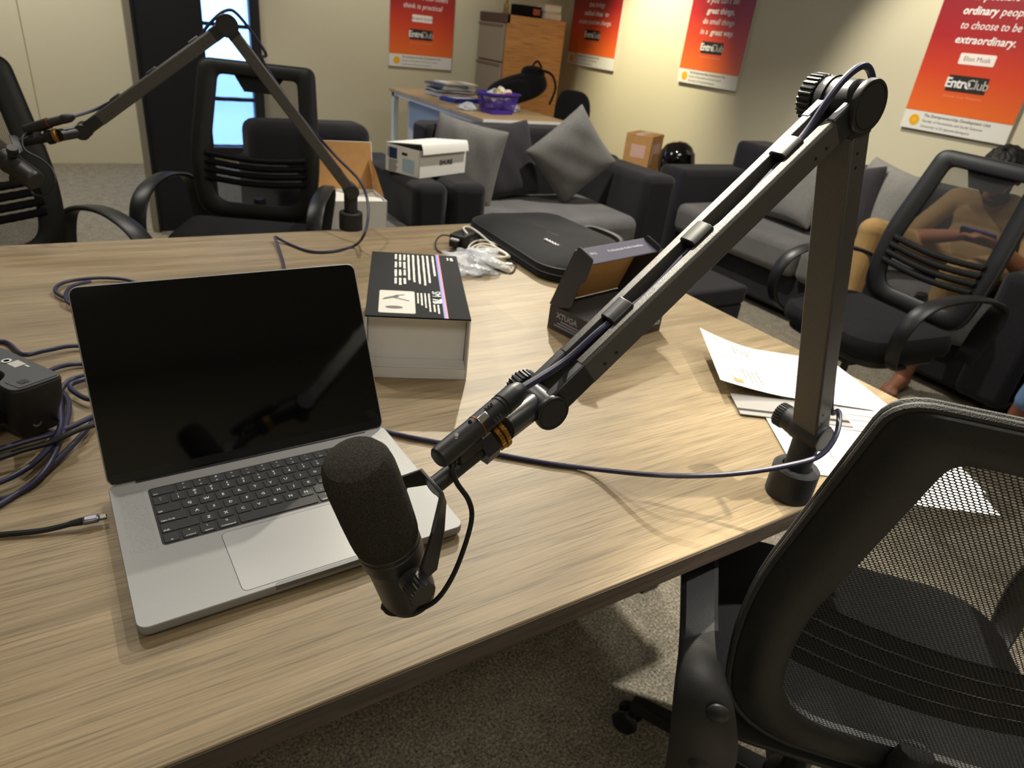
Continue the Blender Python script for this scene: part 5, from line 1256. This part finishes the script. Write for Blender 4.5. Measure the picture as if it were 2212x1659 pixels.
    for s in (-1, 1): mb.ell(hp(s*.076, -.005, -.005), .012, .020, .032, HM, 10, 8); mb.ell(hp(s*.040, .062, -.02), .022, .022, .022, HM, 10, 8)
    o = obj('body', mb, MATS['skin'], t, world=True)
    rm = o.modifiers.new('remesh', 'REMESH'); rm.mode = 'VOXEL'; rm.voxel_size = .0062
    sm = o.modifiers.new('smooth', 'SMOOTH'); sm.factor = .5; sm.iterations = 5
    dc = o.modifiers.new('dec', 'DECIMATE'); dc.ratio = .45
    dg = bpy.context.evaluated_depsgraph_get(); me = bpy.data.meshes.new_from_object(o.evaluated_get(dg)); old = o.data
    o.modifiers.clear(); o.data = me; bpy.data.meshes.remove(old); me.name = 'body'
    me.materials.clear()
    regs = ['skin', 'shirt', 'pants', 'beard']
    for r_ in regs: me.materials.append(MATS['skin'] if r_ == 'skin' else cloth.get(r_, MATS['skin']))
    loc = Vector((J['pelvis'].x, J['pelvis'].y, 0))
    for p_ in me.polygons:
        c_ = p_.center+loc; p_.use_smooth = True
        q = c_-hd; hx, hy, hz = q.dot(hl), q.dot(hf), q.dot(hu)
        if hz > -.125 and q.length < .16:
            p_.material_index = 3 if (beard and hz < -.028 and hy > -.02 and not (abs(hx) < .022 and -.072 < hz < -.052 and hy > .06) and not (hz > -.045 and abs(hx) < .03)) else 0
            continue
        best, br = 9, 'skin'
        for a, b_, ra, rb, rg in caps:
            ab = b_-a; tq = min(1, max(0, (c_-a).dot(ab)/max(ab.length_squared, 1e-9))); d = (c_-a-ab*tq).length-(ra+(rb-ra)*tq)
            if d < best: best, br = d, rg
        p_.material_index = regs.index(br)
    # hair: thick cap with a tousled surface, open over the face
    rnd = random.Random(3)
    def hr(u, v):
        a, b_ = 2*PI*u, PI*.5-PI*.62*v
        y_ = math.cos(b_)*math.cos(a); x_ = math.cos(b_)*math.sin(a); z_ = math.sin(b_)
        lim = .35 if y_ > .3 else (-.25 if y_ > -.2 else -.6)
        z_ = max(z_, lim); k = 1.10+.035*math.sin(23*u*PI)*math.cos(17*v)+.02*math.sin(61*u+40*v)
        return hp(.078*k*x_, -.010+.096*k*y_, .030+.092*k*z_)
    obj('hair', MB().grid(hr, 64, 22), mat('black_hair', '#15110f', .55, bump=.8, bscale=260), t, world=True)
    for s in (-1, 1):
        obj('eye', MB().ell(hp(s*.031, .083, .0), .012, .008, .007, HM, 12, 8), mat('eye_white', '#c8c0b8', .3), t, world=True)
        obj('eyebrow', MB().tube([hp(s*.014, .093, .024), hp(s*.034, .090, .030), hp(s*.054, .078, .022)], .0042, 6, 3), MATS['black_hair'], t, world=True)
    return t
mat('skin', '#8a5a42', .55, bump=.05, bscale=300)
KH = fabric('khaki_cotton', '#7d6543', '#957a52', 500, 10, .1); KHP = fabric('khaki_trousers', '#97794c', '#b08f5e', 500, 10, .1)
JEAN = fabric('blue_denim', '#5f86b8', '#86abd4', 500, 10, .1); BEARD = mat('beard_hair', '#221a17', .7, bump=.7, bscale=300)
V = Vector
hd = Xp(2160, 380, 3.20); gr = Xp(2112, 512, 3.0)
Jm = dict(pelvis=V((3.33, hd.y+.02, .545)), chest=V((3.38, hd.y+.02, .735)), neck=V((3.32, hd.y+.01, .855)), head=hd, fwd=V((-1, 0, 0)), look=V((-.80, -.08, -.55)),
          shL=V((3.36, hd.y+.02-.19, .80)), shR=V((3.36, hd.y+.02+.19, .80)), elL=V((3.17, hd.y-.27, .60)), elR=V((3.16, hd.y+.28, .60)),
          haL=gr+V((.03, -.075, -.015)), haR=gr+V((.03, .075, -.015)), grip=gr, hipL=V((3.28, hd.y-.10, .53)), hipR=V((3.28, hd.y+.12, .53)),
          knL=V((2.90, hd.y-.12, .56)), knR=V((2.93, 1.40, .63)), anL=V((2.86, hd.y-.10, .09)), anR=V((2.84, 1.36, .09)), toeL=V((2.70, hd.y-.13, .02)), toeR=V((2.68, 1.38, .02)))
human('person', 'bearded person in a khaki shirt sitting on the long sofa looking at a phone', Jm, dict(shirt=KH, pants=KHP, beard=BEARD), '#15110f')
t = thing('phone', 'dark phone with blue edge held by the sitting person', 'phone', gr, frame((0, 1, 0), (-.55, 0, .83), (.83, 0, .55)).to_3x3())
obj('case', MB().prism(rrect(.15, .072, .009), -.004, .004), mat('phone_case', '#1a1c28', .4), t, bevel=.001); obj('edge_band', MB().ring_prism(rrect(.153, .075, .010), rrect(.15, .072, .009), -.003, .003), mat('blue_phone_edge', '#2c3a9c', .3), t)
obj('display', MB().prism(rrect(.143, .066, .007), .004, .0046), GLOSSK, t)
# neighbour in jeans on the next armchair, only a foot and the trouser hem in view
t = thing('armchair', 'charcoal armchair at the right picture edge beside the long sofa', 'armchair', (2.99, -.32, 0))
sbox(t, 'base', .06, .86, .0, .84, .06, .26, SOFA_D, .02); sbox(t, 'seat_cushion', .04, .62, .19, .66, .25, .44, SOFA_G, .05); sbox(t, 'backrest', .60, .86, .02, .82, .26, .79, SOFA_D, .05)
sbox(t, 'arm', .04, .86, .0, .19, .06, .63, SOFA_D, .04); sbox(t, 'arm', .04, .86, .66, .84, .06, .63, SOFA_D, .04)
Jj = dict(pelvis=V((3.36, .10, .545)), chest=V((3.44, .10, .80)), neck=V((3.42, .10, .97)), head=V((3.36, .10, 1.12)), fwd=V((-1, 0, 0)), look=V((-1, -.2, -.1)),
          shL=V((3.44, -.10, .92)), shR=V((3.44, .30, .92)), elL=V((3.36, -.16, .67)), elR=V((3.36, .36, .67)), haL=V((3.16, -.06, .62)), haR=V((3.16, .22, .62)),
          hipL=V((3.32, .01, .53)), hipR=V((3.32, .19, .53)), knL=V((2.92, -.02, .53)), knR=V((2.90, .44, .53)), anL=V((2.92, -.02, .09)), anR=V((2.95, .525, .09)), toeL=V((2.74, -.04, .02)), toeR=V((2.82, .565, .02)))
human('person', 'barefoot person in blue jeans mostly outside the right picture edge', Jj, dict(shirt=fabric('grey_cotton', '#3a3c44', '#4c4e58', 500), pants=JEAN), '#15110f', beard=False)
